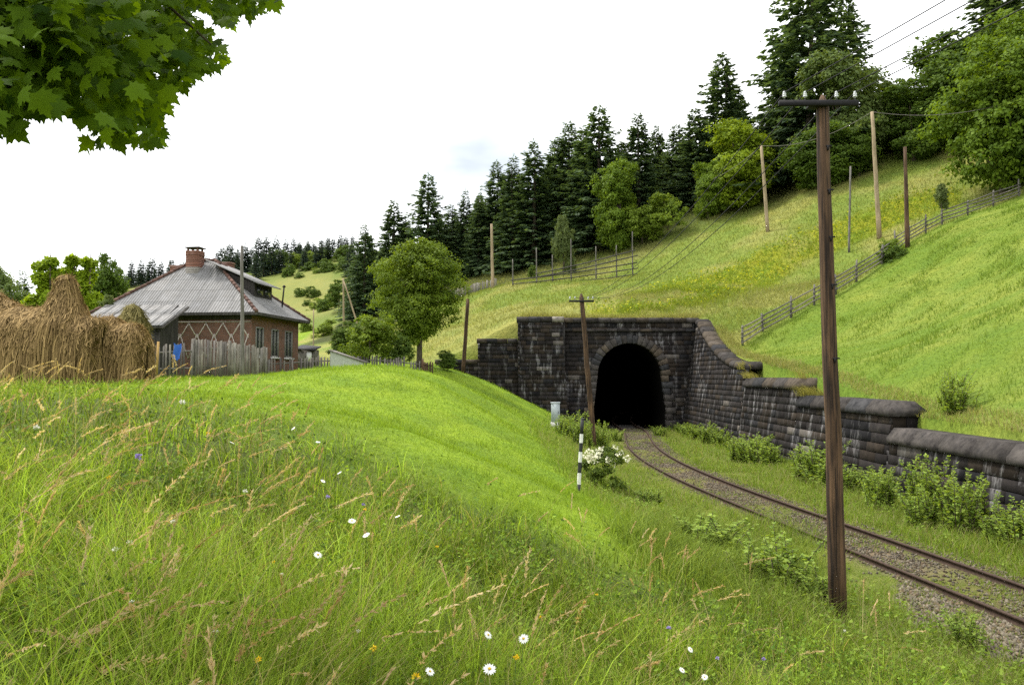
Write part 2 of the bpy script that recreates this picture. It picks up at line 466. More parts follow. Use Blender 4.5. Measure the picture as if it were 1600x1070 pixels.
PB = COMMON + [(25, 15, 7.2), (30, 5, 8.8), (40, 30, 15), (60, 20, 23), (90, 60, 40), (100, 100, 50), (60, 85, 35), (60, 110, 42), (25, 125, 35), (0, 130, 25),
               (-10, 112, 15.5), (-20, 80, 6.5), (-20, 110, 11), (-24, 125, 14), (13.5, 8, 1.8), (14, -10, 1.9), (40, -20, 12), (-40, 200, 24), (-60, 150, 13),
               (0, 180, 38), (50, 180, 55), (-150, 340, 33), (-70, 345, 46), (0, 330, 62), (-250, 330, 20), (-200, 250, 18), (-150, 230, 22), (-120, 100, 7), (-80, 160, 16), (150, 330, 90), (200, 100, 80)]
for px, py, d in [(808, 499, 58), (875, 498, 58), (950, 490, 60), (1090, 497, 58), (1130, 535, 50.5), (1190, 568, 41.5), (1280, 597, 33), (1440, 640, 26), (1600, 668, 20.5),
                  (1160, 545, 50), (1236, 502, 53), (1338, 442, 57), (1420, 387, 60), (1510, 340, 63), (1590, 314, 66), (1590, 500, 31), (1400, 540, 38),
                  (800, 445, 86), (900, 437, 86), (995, 430, 86), (720, 463, 105), (700, 505, 75), (840, 440, 88), (980, 385, 101), (1075, 342, 98), (1200, 322, 95), (1270, 292, 92),
                  (1380, 262, 88), (1490, 240, 85), (1270, 430, 70), (1365, 368, 72), (1200, 362, 80), (1050, 430, 76), (950, 460, 70), (760, 500, 66), (1100, 460, 64),
                  (540, 528, 150), (520, 478, 205), (430, 428, 265), (200, 448, 270), (480, 447, 235), (300, 434, 285), (545, 400, 290)]:
    PB.append(tuple(P(px, py, d)))
TA, TB = TPS(PA), TPS(PB)
def in_front(x, y):
    """True on the track side of the portal and the retaining wall"""
    ztop = wall_top(y)
    return (y < 56.9) & (x < wall_face(ztop) + 0.75) & (x > -6.0)
def terrain(x, y, rough=True):
    x = np.asarray(x, float); y = np.asarray(y, float)
    a, b = TA(x, y), TB(x, y)
    cx = track_x(y); dt = np.abs(x - cx)
    bed = -0.13 + np.clip(dt - 1.5, 0, 9) * -0.12
    w = (1 - sstep(1.5, 2.5, dt)) * (y < 60)
    near_b = sstep(-6, -14, x)
    if rough:
        a = a + (fbm(x, y, 2.2, 3) - 0.5) * 0.22 * (1 - sstep(40, 60, y)) + (fbm(x, y, 0.7, 5) - 0.5) * 0.08
        b = b + (fbm(x, y, 7, 9) - 0.5) * 0.7 * sstep(0, 6, np.hypot(np.maximum(x - 14, 0), np.maximum(y - 58, 0))) + (fbm(x, y, 1.6, 11) - 0.5) * 0.22
    a = a * (1 - w) + bed * w
    half = np.clip((-5.5 - x) * 1.0, 0.02, 9)
    wl_ = sstep(0, 1, (y - (56.9 - half)) / (2 * half))
    left = a * (1 - wl_) + b * wl_
    fr = in_front(x, y)
    return np.where(x <= -6.0, left, np.where(fr, a, b))
def hit(px, py, lift=0.0, dmax=330, dmin=1.2):
    d = np.concatenate([np.arange(dmin, 30, 0.08), np.arange(30, 120, 0.2), np.arange(120, dmax, 1.0)])
    u, v = (px - 800) / 1200.0, (535 - py) / 1200.0
    yy = CP - v * SP; zz = v * CP + SP
    x, z = u / yy * d, CAMZ + zz / yy * d
    below = terrain(x, d, False) + lift > z
    # skip the ray part that is still hidden behind the cut of the wall
    i = np.argmax(below) if below.any() else len(d) - 1
    return np.array([x[i], d[i], z[i]])
def ground_z(x, y): return float(terrain(np.array([x]), np.array([y]), False)[0])
def in_poly(px, py, poly):
    px = np.asarray(px); py = np.asarray(py); r = np.zeros(px.shape, bool); n = len(poly)
    for i in range(n):
        x1, y1 = poly[i]; x2, y2 = poly[(i + 1) % n]
        if y1 == y2: continue
        c = (y1 > py) != (y2 > py)
        r ^= c & (px < (x2 - x1) * (py - y1) / (y2 - y1) + x1)
    return r
# plan outlines of the planted areas, in metres
def outline(pts): return [tuple(hit(a, b)[:2]) for a, b in pts]
TALL = [(-60, -6), (9, -6)] + outline([(1560, 1068), (1240, 985), (1060, 905), (880, 835), (760, 780), (640, 735), (520, 690), (400, 650), (260, 622), (120, 612)]) + [(-24, 26), (-60, 26)]
YELLOW = outline([(900, 494), (960, 474), (1060, 440), (1180, 400), (1290, 355), (1380, 322), (1500, 285), (1500, 318), (1400, 352), (1330, 385), (1240, 425), (1120, 475), (1030, 492)])
GRAVEL_A = outline([(1385, 884), (1448, 908), (1500, 935), (1478, 992), (1425, 978), (1400, 930)])
GRAVEL_B = outline([(1495, 985), (1540, 958), (1620, 985), (1640, 1040), (1560, 1052)])
def gravel_patch(x, y):
    nx_ = x + (fbm(x, y, .6, 411) - .5) * .7; ny_ = y + (fbm(x, y, .6, 413) - .5) * 1.2
    return (in_poly(nx_, ny_, GRAVEL_A) | in_poly(nx_, ny_, GRAVEL_B)) & (fbm(x, y, .35, 415) > .30)
FENCE_PX = [(1160, 540), (1192, 521), (1236, 496), (1272, 475), (1338, 438), (1378, 412), (1420, 378), (1472, 350), (1512, 336), (1552, 322), (1592, 308)]
FENCE = [hit(a, b) for a, b in FENCE_PX]
def below_fence(x, y):
    fx = np.array([p[0] for p in FENCE]); fy = np.array([p[1] for p in FENCE])
    yy = np.interp(x, fx, fy)
    return (x > 12) & (y < yy) & (y < 90)
def tall_soft(x, y):
    wob = (fbm(x, y, 3.0, 301) - .5) * 5.0; wob2 = (fbm(x, y, 3.0, 303) - .5) * 5.0; r = 0
    k = np.clip(np.hypot(x, y) / 14, .25, 1.0)
    for i in range(10):
        an = i * 2.4; rr = 2.3 * math.sqrt((i + .5) / 10)
        r = r + in_poly(x + (wob + rr * math.cos(an)) * k, y + (wob2 + rr * math.sin(an)) * k, TALL)
    return r / 10.0
def zone_colour(x, y):
    n = fbm(x, y, 5.0, 21); n2 = fbm(x, y, 1.3, 23); n3 = fbm(x, y, 18, 29)
    c = np.empty(x.shape + (3,))
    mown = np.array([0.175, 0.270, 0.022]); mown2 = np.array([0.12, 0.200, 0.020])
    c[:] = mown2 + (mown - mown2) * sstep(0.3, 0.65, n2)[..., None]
    def put(mask, a, b, t):
        m = np.clip(mask, 0, 1)[..., None]
        k = np.array(a) + (np.array(b) - np.array(a)) * t[..., None]
        c[:] = c * (1 - m) + k * m
    # hillside above the tunnel
    hill = (~in_front(x, y)) & (y > 56) | (x > 12)
    put(hill * (x > -30) * 1.0, (0.135, 0.19, 0.036), (0.215, 0.23, 0.068), sstep(0.35, 0.65, n))
    put((in_poly(x, y, YELLOW) & hill) * sstep(.38, .58, fbm(x, y, 4.0, 77)), (0.14, 0.20, 0.02), (0.23, 0.25, 0.025), sstep(0.35, 0.6, n2))
    put(below_fence(x, y) * 1.0, (0.105, 0.17, 0.022), (0.165, 0.215, 0.04), sstep(0.35, 0.68, 0.6 * n + 0.4 * n2))
    put(sstep(112, 150, y), (0.11, 0.155, 0.035), (0.185, 0.20, 0.065), sstep(0.35, 0.65, n3))
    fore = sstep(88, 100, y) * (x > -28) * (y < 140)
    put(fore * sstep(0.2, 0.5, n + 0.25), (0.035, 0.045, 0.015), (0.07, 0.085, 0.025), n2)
    fr = in_front(x, y)
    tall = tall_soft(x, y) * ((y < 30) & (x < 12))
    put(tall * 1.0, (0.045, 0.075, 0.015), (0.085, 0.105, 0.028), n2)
    cx = track_x(y); dt = np.abs(x - cx)
    rough = fr * sstep(5.3, 3.6, dt) * (y < 56)
    put(rough, (0.075, 0.105, 0.02), (0.14, 0.165, 0.035), n2)
    wide = .80 + .3 * (fbm(x, y, 1.5, 41) - .4) + .25 * (x > cx)
    bed = fr * (1 - sstep(wide, wide + .35, dt)) * (y < 57.5)
    put(bed, (0.075, 0.060, 0.04), (0.135, 0.112, 0.08), sstep(0.3, 0.6, n2))
    put(gravel_patch(x, y) * 1.0, (0.10, 0.085, 0.062), (0.18, 0.16, 0.125), n2)
    put(bed * sstep(0.44, 0.56, fbm(x, y, 1.6, 51)) * 0.8, (0.10, 0.12, 0.03), (0.13, 0.14, 0.04), n2)
    return c
def grid_axis(parts):
    a = [np.arange(p, q, s) for p, q, s in parts]
    return np.concatenate(a + [[parts[-1][1]]])
gx = grid_axis([(-330, -70, 6), (-70, -24, 1.5), (-24, -6, 0.45), (-6, 17, 0.3), (17, 60, 0.7), (60, 110, 3), (110, 340, 8)])
gy = grid_axis([(-60, -10, 4), (-10, 0, 0.8), (0, 58, 0.35), (58, 112, 0.7), (112, 170, 2), (170, 460, 6)])
X, Y = np.meshgrid(gx, gy)
Z = terrain(X, Y)
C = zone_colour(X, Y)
FR = in_front(X, Y)
nx, ny = len(gx), len(gy)
idx = np.arange(nx * ny).reshape(ny, nx)
q = np.stack([idx[:-1, :-1], idx[:-1, 1:], idx[1:, 1:], idx[1:, :-1]], -1).reshape(-1, 4)
frq = FR.ravel()[q]; zq = Z.ravel()[q]; xq = X.ravel()[q]; yq = Y.ravel()[q]
straddle = (frq.any(1) & ~frq.all(1)) & (xq.min(1) > 5.3) & (xq.max(1) < 12.2) & (yq.min(1) > 50)
allv = np.stack([X.ravel(), Y.ravel(), Z.ravel()], -1); allc = C.reshape(-1, 3)
def sub_mesh(name, sel):
    f = q[sel]; u, inv = np.unique(f, return_inverse=True)
    return mesh_np(name, allv[u], inv.reshape(-1, 4), M_GROUND, None, allc[u], True)
isA = (frq.all(1)) | ((xq.max(1) <= -5.3) & (yq.min(1) < 57))
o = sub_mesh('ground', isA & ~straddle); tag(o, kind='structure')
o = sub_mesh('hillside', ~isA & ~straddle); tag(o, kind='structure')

# ------------------------------------------------------------------ masonry
def stone_col():
    r = random.random(); k = random.uniform(0.65, 1.35)
    base = (0.021, 0.019, 0.019) if r < 0.6 else ((0.028, 0.023, 0.019) if r < 0.85 else (0.016, 0.016, 0.018))
    if random.random() < 0.035: base = (0.10, 0.092, 0.085)
    return tuple(c * k for c in base)
def masonry(mb, S, u0, u1, v0, v1, course=0.32, bl=(0.5, 1.2), prot=0.018, top=None, ul=None, ur=None, back=True, uo=0.0):
    """courses of dressed stones on a surface S(u, v, depth) -> point; ul(v)/ur(v) limit a course, top(u) cuts the upper edge"""
    v = v0; row = 0
    while v < v1 - 0.02:
        h = min(course * random.uniform(0.93, 1.07), v1 - v)
        if v1 - v - h < 0.12: h = v1 - v
        a = u0 if ul is None else ul(v + h / 2); b = u1 if ur is None else ur(v + h / 2)
        u = a - (random.uniform(0, bl[0]))
        while u < b - 0.01:
            w = random.uniform(*bl); x0, x1 = max(u, a), min(u + w, b); u += w
            if x1 - x0 < 0.03: continue
            y0, y1 = v, v + h
            if top is not None:
                t0, t1 = top(x0), top(x1)
                if y0 > max(t0, t1) - 0.03: continue
                ya, yb = min(y1, max(t0, y0 + .01)), min(y1, max(t1, y0 + .01))
            else: ya = yb = y1
            g = 0.004; c = random.uniform(0.010, 0.022); d = random.uniform(-0.2, 1.0) * prot; col = stone_col()
            tl = [random.uniform(-0.35, 0.35) * prot for _ in range(4)]
            outer = [(x0 + g, y0 + g), (x1 - g, y0 + g), (x1 - g, yb - g), (x0 + g, ya - g)]
            inner = [(x0 + g + c, y0 + g + c), (x1 - g - c, y0 + g + c), (x1 - g - c, yb - g - c), (x0 + g + c, ya - g - c)]
            vs = [S(p[0], p[1], -0.10) for p in outer] + [S(p[0], p[1], d - 0.02) for p in outer] + [S(p[0], p[1], d + 0.012 + t) for p, t in zip(inner, tl)]
            fs = [(8, 9, 10, 11)] + [(i, (i + 1) % 4, 4 + (i + 1) % 4, 4 + i) for i in range(4)] + [(4 + i, 4 + (i + 1) % 4, 8 + (i + 1) % 4, 8 + i) for i in range(4)]
            mb.add(vs, fs, col, [(p[0] + uo, p[1]) for p in outer] * 2 + [(p[0] + uo, p[1]) for p in inner])
        v += h; row += 1
MORTAR = (0.019, 0.018, 0.018)
def backing(mb, S, u0, u1, v0, v1, top=None, n=1, depth=-0.05):
    for i in range(n):
        a, b = u0 + (u1 - u0) * i / n, u0 + (u1 - u0) * (i + 1) / n
        ta, tb = (v1, v1) if top is None else (top(a), top(b))
        mb.add([S(a, v0, depth), S(b, v0, depth), S(b, tb, depth), S(a, ta, depth)], [(0, 1, 2, 3)], MORTAR, [(a, v0), (b, v0), (b, tb), (a, ta)])
# ---- tunnel portal
AXC, ARC, AZC = 8.58, 2.33, 3.78                       # arch centre, radius, springing height
RINGW = 0.62
FX0, FX1, FTOP = 3.55, 13.6, 7.62
portal = thing('tunnel_portal', 'dark stone railway tunnel portal with horseshoe arch mouth', 'tunnel portal', (AXC, PORTAL_Y, -0.3))
def arch_half(z, r):                                   # half width of the opening at height z
    if z <= AZC: return r + min(AZC - z, 2.6) * 0.12 - max(AZC - z - 2.6, 0) * .03
    return math.sqrt(max(r * r - (z - AZC) ** 2, 0.0))
Sf = lambda u, v, d: (u, PORTAL_Y - d + 0.03 * (v / 8) , v)
mb = MB()
RO = ARC + RINGW * 0.85
H1 = AZC + RO
masonry(mb, Sf, FX0, 0, -0.4, H1, ul=lambda v: FX0 - 0.05, ur=lambda v: AXC - arch_half(v, RO))
masonry(mb, Sf, 0, FX1, -0.4, H1, ul=lambda v: AXC + arch_half(v, RO), ur=lambda v: FX1)
masonry(mb, Sf, FX0, FX1, H1, FTOP)
zz = np.linspace(-0.4, H1, 90)
for i in range(89):
    za, zb = zz[i], zz[i + 1]; ha, hb = arch_half(za, ARC + 0.03) if za < AZC + ARC + .03 else 0, arch_half(zb, ARC + 0.03) if zb < AZC + ARC + .03 else 0
    for s, e in ((-1, FX0), (1, FX1)):
        mb.add([Sf(AXC + s * ha, za, -.05), Sf(AXC + s * hb, zb, -.05), Sf(e, zb, -.05), Sf(e, za, -.05)], [(0, 1, 2, 3)], MORTAR)
backing(mb, Sf, FX0, FX1, H1, FTOP)
mb.build('facing_wall', M_STONE, portal)
# arch ring of separate wedge stones, standing proud
mb = MB()
stones = []
nz = 9
for i in range(nz):                                    # legs
    z0 = -0.4 + (AZC + 0.4) * i / nz; z1 = -0.4 + (AZC + 0.4) * (i + 1) / nz
    for s in (-1, 1):
        w = RINGW * (1.2 if i % 2 else 0.8)
        stones.append([(AXC + s * arch_half(z0, ARC), z0), (AXC + s * (arch_half(z0, ARC) + w), z0), (AXC + s * (arch_half(z1, ARC) + w), z1), (AXC + s * arch_half(z1, ARC), z1)])
nv = 21
for i in range(nv):
    a0, a1 = math.pi * i / nv, math.pi * (i + 1) / nv
    w = RINGW * (1.08 if i % 2 == 0 else 0.98)
    pt = lambda r, a: (AXC + r * math.cos(a), AZC + r * math.sin(a))
    stones.append([pt(ARC, a0), pt(ARC + w, a0), pt(ARC + w, a1), pt(ARC, a1)])
for s in stones:
    cx_, cz_ = sum(p[0] for p in s) / 4, sum(p[1] for p in s) / 4
    pr = 0.10 + random.uniform(-0.02, 0.03); col = tuple(c * 2.0 for c in stone_col())
    sh = lambda k: [(cx_ + (p[0] - cx_) * k, cz_ + (p[1] - cz_) * k) for p in s]
    a, b = sh(0.95), sh(0.84)
    vs = [Sf(p[0], p[1], -0.55) for p in a] + [Sf(p[0], p[1], pr - 0.035) for p in a] + [Sf(p[0], p[1], pr) for p in b]
    fs = [(8, 9, 10, 11)] + [(i, (i + 1) % 4, 4 + (i + 1) % 4, 4 + i) for i in range(4)] + [(4 + i, 4 + (i + 1) % 4, 8 + (i + 1) % 4, 8 + i) for i in range(4)]
    mb.add(vs, fs, col)
mb.build('arch_ring', M_COPE, portal)
# lining: swept back along the curve of the track
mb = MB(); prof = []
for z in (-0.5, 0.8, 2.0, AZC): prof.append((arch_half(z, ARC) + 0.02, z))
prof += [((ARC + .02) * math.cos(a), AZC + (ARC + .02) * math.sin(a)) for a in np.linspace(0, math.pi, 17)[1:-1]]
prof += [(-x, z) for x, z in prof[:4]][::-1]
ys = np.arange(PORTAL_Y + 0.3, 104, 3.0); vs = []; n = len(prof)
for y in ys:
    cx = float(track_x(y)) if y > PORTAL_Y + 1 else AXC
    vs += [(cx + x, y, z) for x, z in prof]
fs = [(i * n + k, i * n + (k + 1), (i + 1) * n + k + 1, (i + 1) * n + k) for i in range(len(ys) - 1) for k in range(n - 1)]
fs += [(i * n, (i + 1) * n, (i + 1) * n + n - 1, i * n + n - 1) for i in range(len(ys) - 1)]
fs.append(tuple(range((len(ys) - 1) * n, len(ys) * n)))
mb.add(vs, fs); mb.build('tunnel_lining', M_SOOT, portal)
# coping and string course
def cope_run(mb, p0, p1, w, h, lip, n):
    """row of coping stones along p0-p1 (top centre line), w wide, h thick, with weathered top"""
    p0, p1 = Vector(p0), Vector(p1); d = (p1 - p0); L_ = d.length; d.normalize(); s = Vector((d.y, -d.x, 0)).normalized()
    for i in range(n):
        a, b = p0 + d * (L_ * i / n + 0.008), p0 + d * (L_ * (i + 1) / n - 0.008)
        k = random.uniform(-0.012, 0.012); col = tuple(c * 1.25 for c in stone_col())
        def sec(c): 
            return [c + s * (w / 2) + Vector((0, 0, -h + k)), c + s * (w / 2) + Vector((0, 0, -h * 0.35 + k)), c + s * (w / 2 - lip) + Vector((0, 0, k)),
                    c - s * (w / 2 - lip) + Vector((0, 0, k)), c - s * (w / 2) + Vector((0, 0, -h * 0.35 + k)), c - s * (w / 2) + Vector((0, 0, -h + k))]
        A, B = sec(a), sec(b)
        mb.add([tuple(v) for v in A + B], [(i_, (i_ + 1) % 6, 6 + (i_ + 1) % 6, 6 + i_) for i_ in range(6)] + [(5, 4, 3, 2, 1, 0), (6, 7, 8, 9, 10, 11)], col)
mb = MB(); cope_run(mb, (FX0, PORTAL_Y + 0.38, 7.98), (FX1 + 0.05, PORTAL_Y + 0.38, 7.98), 1.0, 0.36, 0.12, 11)
mb.build('coping', M_COPE, portal)
mb = MB(); cope_run(mb, (FX0, PORTAL_Y + 0.02, 7.16), (FX1 - .1, PORTAL_Y + 0.02, 7.16), 0.34, 0.20, 0.05, 12)
mb.build('string_course', M_COPE, portal)
# left buttress, battered and standing forward
mb = MB(); BX0, BX1 = 0.45, 3.62
fy = lambda v: PORTAL_Y - 0.55 - 0.10 * (7.9 - v)
Sb = lambda u, v, d: (u, fy(v) - d, v)
masonry(mb, Sb, BX0, BX1, -0.4, 7.6, course=0.30, bl=(0.35, 0.8), prot=0.035, ur=lambda v: BX1 + 0.05 * (7.9 - v)); backing(mb, Sb, BX0, BX1 + .2, -0.4, 7.6)
Sr = lambda u, v, d: (BX1 + 0.05 * (7.9 - v) + d, u, v)
masonry(mb, Sr, 54.5, 56.0, -0.4, 7.6, course=0.30, ul=lambda v: fy(v))
Sl = lambda u, v, d: (BX0 - d, 2 * 56.5 - u, v)
masonry(mb, Sl, 56.6, 58.0, 3.0, 7.6, course=0.30)
mb.build('buttress', M_STONE, portal)
mb = MB(); cope_run(mb, (BX0 - .12, PORTAL_Y - 0.02, 8.02), (BX1 + .14, PORTAL_Y - 0.02, 8.02), 1.25, 0.40, 0.14, 4)
mb.build('coping', M_COPE, portal)
# left wing, one step lower
mb = MB(); WX0 = -2.45
fw = lambda v: PORTAL_Y - 0.35 - 0.08 * (6.4 - v)
Sw = lambda u, v, d: (u, fw(v) - d, v)
masonry(mb, Sw, WX0, BX0, 0.5, 6.1, course=0.30, bl=(0.35, 0.8), prot=0.035); backing(mb, Sw, WX0, BX0, .5, 6.1)
Swl = lambda u, v, d: (WX0 - d, 2 * 56.0 - u, v)
masonry(mb, Swl, 55.2, 56.5, 2.6, 6.1, course=0.30)
mb.build('wing_wall', M_STONE, portal)
mb = MB(); cope_run(mb, (WX0 - .12, PORTAL_Y + 0.1, 6.44), (BX0 - 0.03, PORTAL_Y + 0.1, 6.44), 1.1, 0.34, 0.12, 4)
mb.build('coping', M_COPE, portal)
# low end wall further left
low = thing('parapet_wall', 'low dark stone wall stub left of the tunnel portal, behind the leaning short post', 'wall', (-4, PORTAL_Y, 3.4))
mb = MB(); Sw2 = lambda u, v, d: (u, PORTAL_Y - 0.3 - d, v)
masonry(mb, Sw2, -5.5, WX0 + 0.03, 2.4, 4.62, course=0.29, bl=(0.35, 0.75), prot=0.035); backing(mb, Sw2, -5.5, WX0, 2.4, 4.62)
Sw3 = lambda u, v, d: (-5.5 - d, 2 * 56.2 - u, v)
masonry(mb, Sw3, 56.0, 56.7, 3.2, 4.62, course=0.29)
mb.build('wall_face', M_STONE, low)
mb = MB(); cope_run(mb, (-5.6, PORTAL_Y + 0.1, 4.93), (WX0 - 0.02, PORTAL_Y + 0.1, 4.93), 0.95, 0.32, 0.12, 3)
mb.build('coping', M_COPE, low)
# ---- retaining wall on the right: a sloping wing and three steps
rw = thing('retaining_wall', 'long dark stone retaining wall stepping down along the track', 'retaining wall', (12.5, 30, -0.3))
Srw = lambda u, v, d: (float(wall_face(v)) - d, 55.95 - u, v)            # u runs from the portal towards the camera
wing_top = lambda u: float(wall_top(max(55.95 - u, 42.3))) - 0.34
mb = MB()
masonry(mb, Srw, 0, 13.75, -0.5, 7.7, course=0.31, top=wing_top); backing(mb, Srw, 0, 13.75, -.5, 7.6, wing_top, 14)
mb.build('wing_wall', M_STONE, rw)
mb = MB(); vs = []
us = np.linspace(-0.1, 13.3, 15)
for i in range(14):
    a, b = us[i] + 0.01, us[i + 1] - 0.01
    ring = []
    col = tuple(c * 1.3 for c in stone_col())
    for u in (a, b):
        zt = float(wall_top(max(55.95 - u, 42.3))); xf = float(wall_face(zt)) - 0.14; y = 55.95 - u
        ring += [(xf, y, zt - .36), (xf, y, zt - .16), (xf + .16, y, zt), (xf + 1.0, y, zt), (xf + 1.1, y, zt - .36)]
    mb.add(ring, [(k, 5 + k, 5 + (k + 1) % 5, (k + 1) % 5) for k in range(5)] + [(0, 1, 2, 3, 4), (9, 8, 7, 6, 5)], col)
zt = float(wall_top(42.3)); xf = float(wall_face(zt)) - 0.16                                     # big end stone
def end_block(mb, xf, y0, y1, z0, z1, w, lip):
    vs = [(xf, y1, z0), (xf, y0, z0), (xf + w, y0, z0), (xf + w, y1, z0), (xf, y1, z0 + .2), (xf, y0, z0 + .2), (xf + w, y0, z0 + .2), (xf + w, y1, z0 + .2),
          (xf + lip, y1, z1), (xf + lip, y0 + lip, z1), (xf + w - lip, y0 + lip, z1), (xf + w - lip, y1, z1)]
    fs = [(0, 1, 2, 3), (0, 4, 5, 1), (1, 5, 6, 2), (2, 6, 7, 3), (3, 7, 4, 0), (4, 8, 9, 5), (5, 9, 10, 6), (6, 10, 11, 7), (7, 11, 8, 4), (8, 11, 10, 9)]
    mb.add(vs, fs, tuple(c * 1.7 for c in stone_col()))
end_block(mb, xf, 42.2, 42.75, zt - .40, zt + .04, 1.15, 0.14)
mb.build('coping', M_COPE, rw)
def step(y0, y1, zt):
    m = MB()
    masonry(m, Srw, 55.95 - y1, 55.95 - y0, -0.5, zt - .49, course=0.33, bl=(0.6, 1.5), prot=0.022)
    backing(m, Srw, 55.95 - y1, 55.95 - y0, -.5, zt - .49)
    Se = lambda u, v, d: (u, y0 - d, v)
    masonry(m, Se, 12, 13.9, 0.6, zt - .49, course=0.33, ul=lambda v: float(wall_face(v)), ur=lambda v: float(wall_face(zt)) + 0.95)
    m.build('wall_step', M_STONE, rw)
    m = MB(); xf = float(wall_face(zt)) - 0.21; n = max(2, int((y1 - y0) / 1.5)); L_ = (y1 - y0) / n
    for i in range(n):
        a, b = y0 + L_ * i, y0 + L_ * (i + 1)
        if i == 0: end_block(m, xf, a - .12, b - 0.006, zt - .50, zt, 1.2, 0.26)
        else:
            col = tuple(c * 1.7 for c in stone_col()); k = random.uniform(-.006, .006); ring = []
            for y in (b - .011, a + .011):
                ring += [(xf + k, y, zt - .50), (xf + k, y, zt - .33), (xf + .26 + k, y, zt + k), (xf + .94, y, zt + k), (xf + 1.2, y, zt - .33), (xf + 1.2, y, zt - .50)]
            m.add(ring, [(j, 6 + j, 6 + (j + 1) % 6, (j + 1) % 6) for j in range(6)] + [(0, 1, 2, 3, 4, 5), (11, 10, 9, 8, 7, 6)], col)
    m.build('coping', M_COPE, rw)
step(34.1, 42.15, 3.66); step(25.6, 34.05, 2.90); step(4.0, 25.55, 2.04)
# ------------------------------------------------------------------ railway track
trk = thing('railway_track', 'single rusty curved railway track on weedy ballast, running into the tunnel', 'railway track', (float(track_x(20)), 20, -0.3))
RAIL = [(-.065, -.16), (.065, -.16), (.065, -.145), (.012, -.125), (.010, -.045), (.036, -.036), (.036, -.008), (.028, 0), (-.028, 0), (-.036, -.008), (-.036, -.036), (-.010, -.045), (-.012, -.125), (-.065, -.145)]
ysr = np.arange(-16, 100, 0.6)
for s in (-1, 1):
    vs = []
    for y in ysr:
        cx, dx = float(track_x(y)), float(track_dx(y)); k = math.hypot(1, dx); nxv, nyv = 1 / k, -dx / k
        for a, z in RAIL: vs.append((cx + (s * .7535 + a) * nxv, y + (s * .7535 + a) * nyv, z + 0.0))
    n = len(RAIL); fs = [(i * n + k, i * n + (k + 1) % n, (i + 1) * n + (k + 1) % n, (i + 1) * n + k) for i in range(len(ysr) - 1) for k in range(n)]
    mesh_np('rail', vs, fs, M_RUST, trk, np.ones((len(vs), 3)))
y = 2.0; 
sl_mb = MB(); sl_mb.box((0, 0, 0), (2.5, 0.24, 0.14), (1, 1, 1), bev=0.02)
for s in (-1, 1): sl_mb.box((s * .7535, 0, 0.075), (0.34, 0.17, 0.018), (.5, .4, .33))
sl0 = sl_mb.build('sleeper', M_DARKWOOD, trk)
k = 0
while y < 62:
    o = sl0 if k == 0 else sl0.copy()
    if k: COL.objects.link(o); o.parent = trk
    cx, dx = float(track_x(y)), float(track_dx(y))
    o.location = (cx - trk.location.x, y - 20, -0.235 - trk.location.z)
    # mesh was built relative to the track's origin
    o.rotation_euler = (0, 0, -math.atan(dx) + random.uniform(-.02, .02))
    y += 0.66; k += 1
sl0.data.transform(Matrix.Translation((float(trk.location.x), float(trk.location.y), float(trk.location.z))))
# ------------------------------------------------------------------ ballast stones
def stones_mesh(name, n_try, accept, size, kind_label):
    pass
yb = 5 + (62 - 5) * rng.random(120000) ** 1.8
xb = track_x(yb) + rng.uniform(-2.9, 2.3, len(yb))
dt = np.abs(xb - track_x(yb))
pr = np.where(dt < .95, 0.85, np.where((xb > track_x(yb)) & (dt < 1.5), .7, np.where(gravel_patch(xb, yb), 1.6, 0.05))) * np.where(fbm(xb, yb, 1.6, 51) > 0.47, 0.35, 1)
gp = gravel_patch(xb, yb); pr = np.where(gp, 1.6, pr); k = (rng.random(len(yb)) < pr * 0.62) & in_front(xb, yb) & (np.abs(dt - 0.7535) > 0.09)
xb, yb, gp = xb[k], yb[k], gp[k]; nb_ = len(xb); zb = terrain(xb, yb)
octv = np.array([(1, 0, 0), (-1, 0, 0), (0, 1, 0), (0, -1, 0), (0, 0, 1), (0, 0, -1)], float)
octf = np.array([(0, 2, 4), (2, 1, 4), (1, 3, 4), (3, 0, 4), (2, 0, 5), (1, 2, 5), (3, 1, 5), (0, 3, 5)])
sz = (rng.uniform(0.014, 0.040, nb_) * np.where(gp, 1.2, 1))[:, None, None] * rng.uniform(0.6, 1.3, (nb_, 1, 3))
an = rng.uniform(0, 6.28, nb_); ca, sa = np.cos(an), np.sin(an)
v = octv[None] * sz * rng.uniform(0.7, 1.2, (nb_, 6, 1)); v[..., :2] += rng.uniform(-.3, .3, (nb_, 6, 2)) * sz[..., :2]
vx = v[..., 0] * ca[:, None] - v[..., 1] * sa[:, None]; vy = v[..., 0] * sa[:, None] + v[..., 1] * ca[:, None]
v = np.stack([vx + xb[:, None], vy + yb[:, None], v[..., 2] + zb[:, None] + 0.012], -1).reshape(-1, 3)
f = (octf[None] + 6 * np.arange(nb_)[:, None, None]).reshape(-1, 3)
cc = np.array([0.155, 0.132, 0.098])[None] * rng.uniform(0.45, 1.5, (nb_, 1)); cc[gp] *= 1.15; cc[rng.random(nb_) < 0.3] *= np.array([0.75, 0.65, 0.55])
o = mesh_np('track_ballast', v, f, M_STONES, None, np.repeat(cc, 6, 0)); tag(o, 'broken grey stone ballast spread along the rails', 'ballast', kind='stuff')
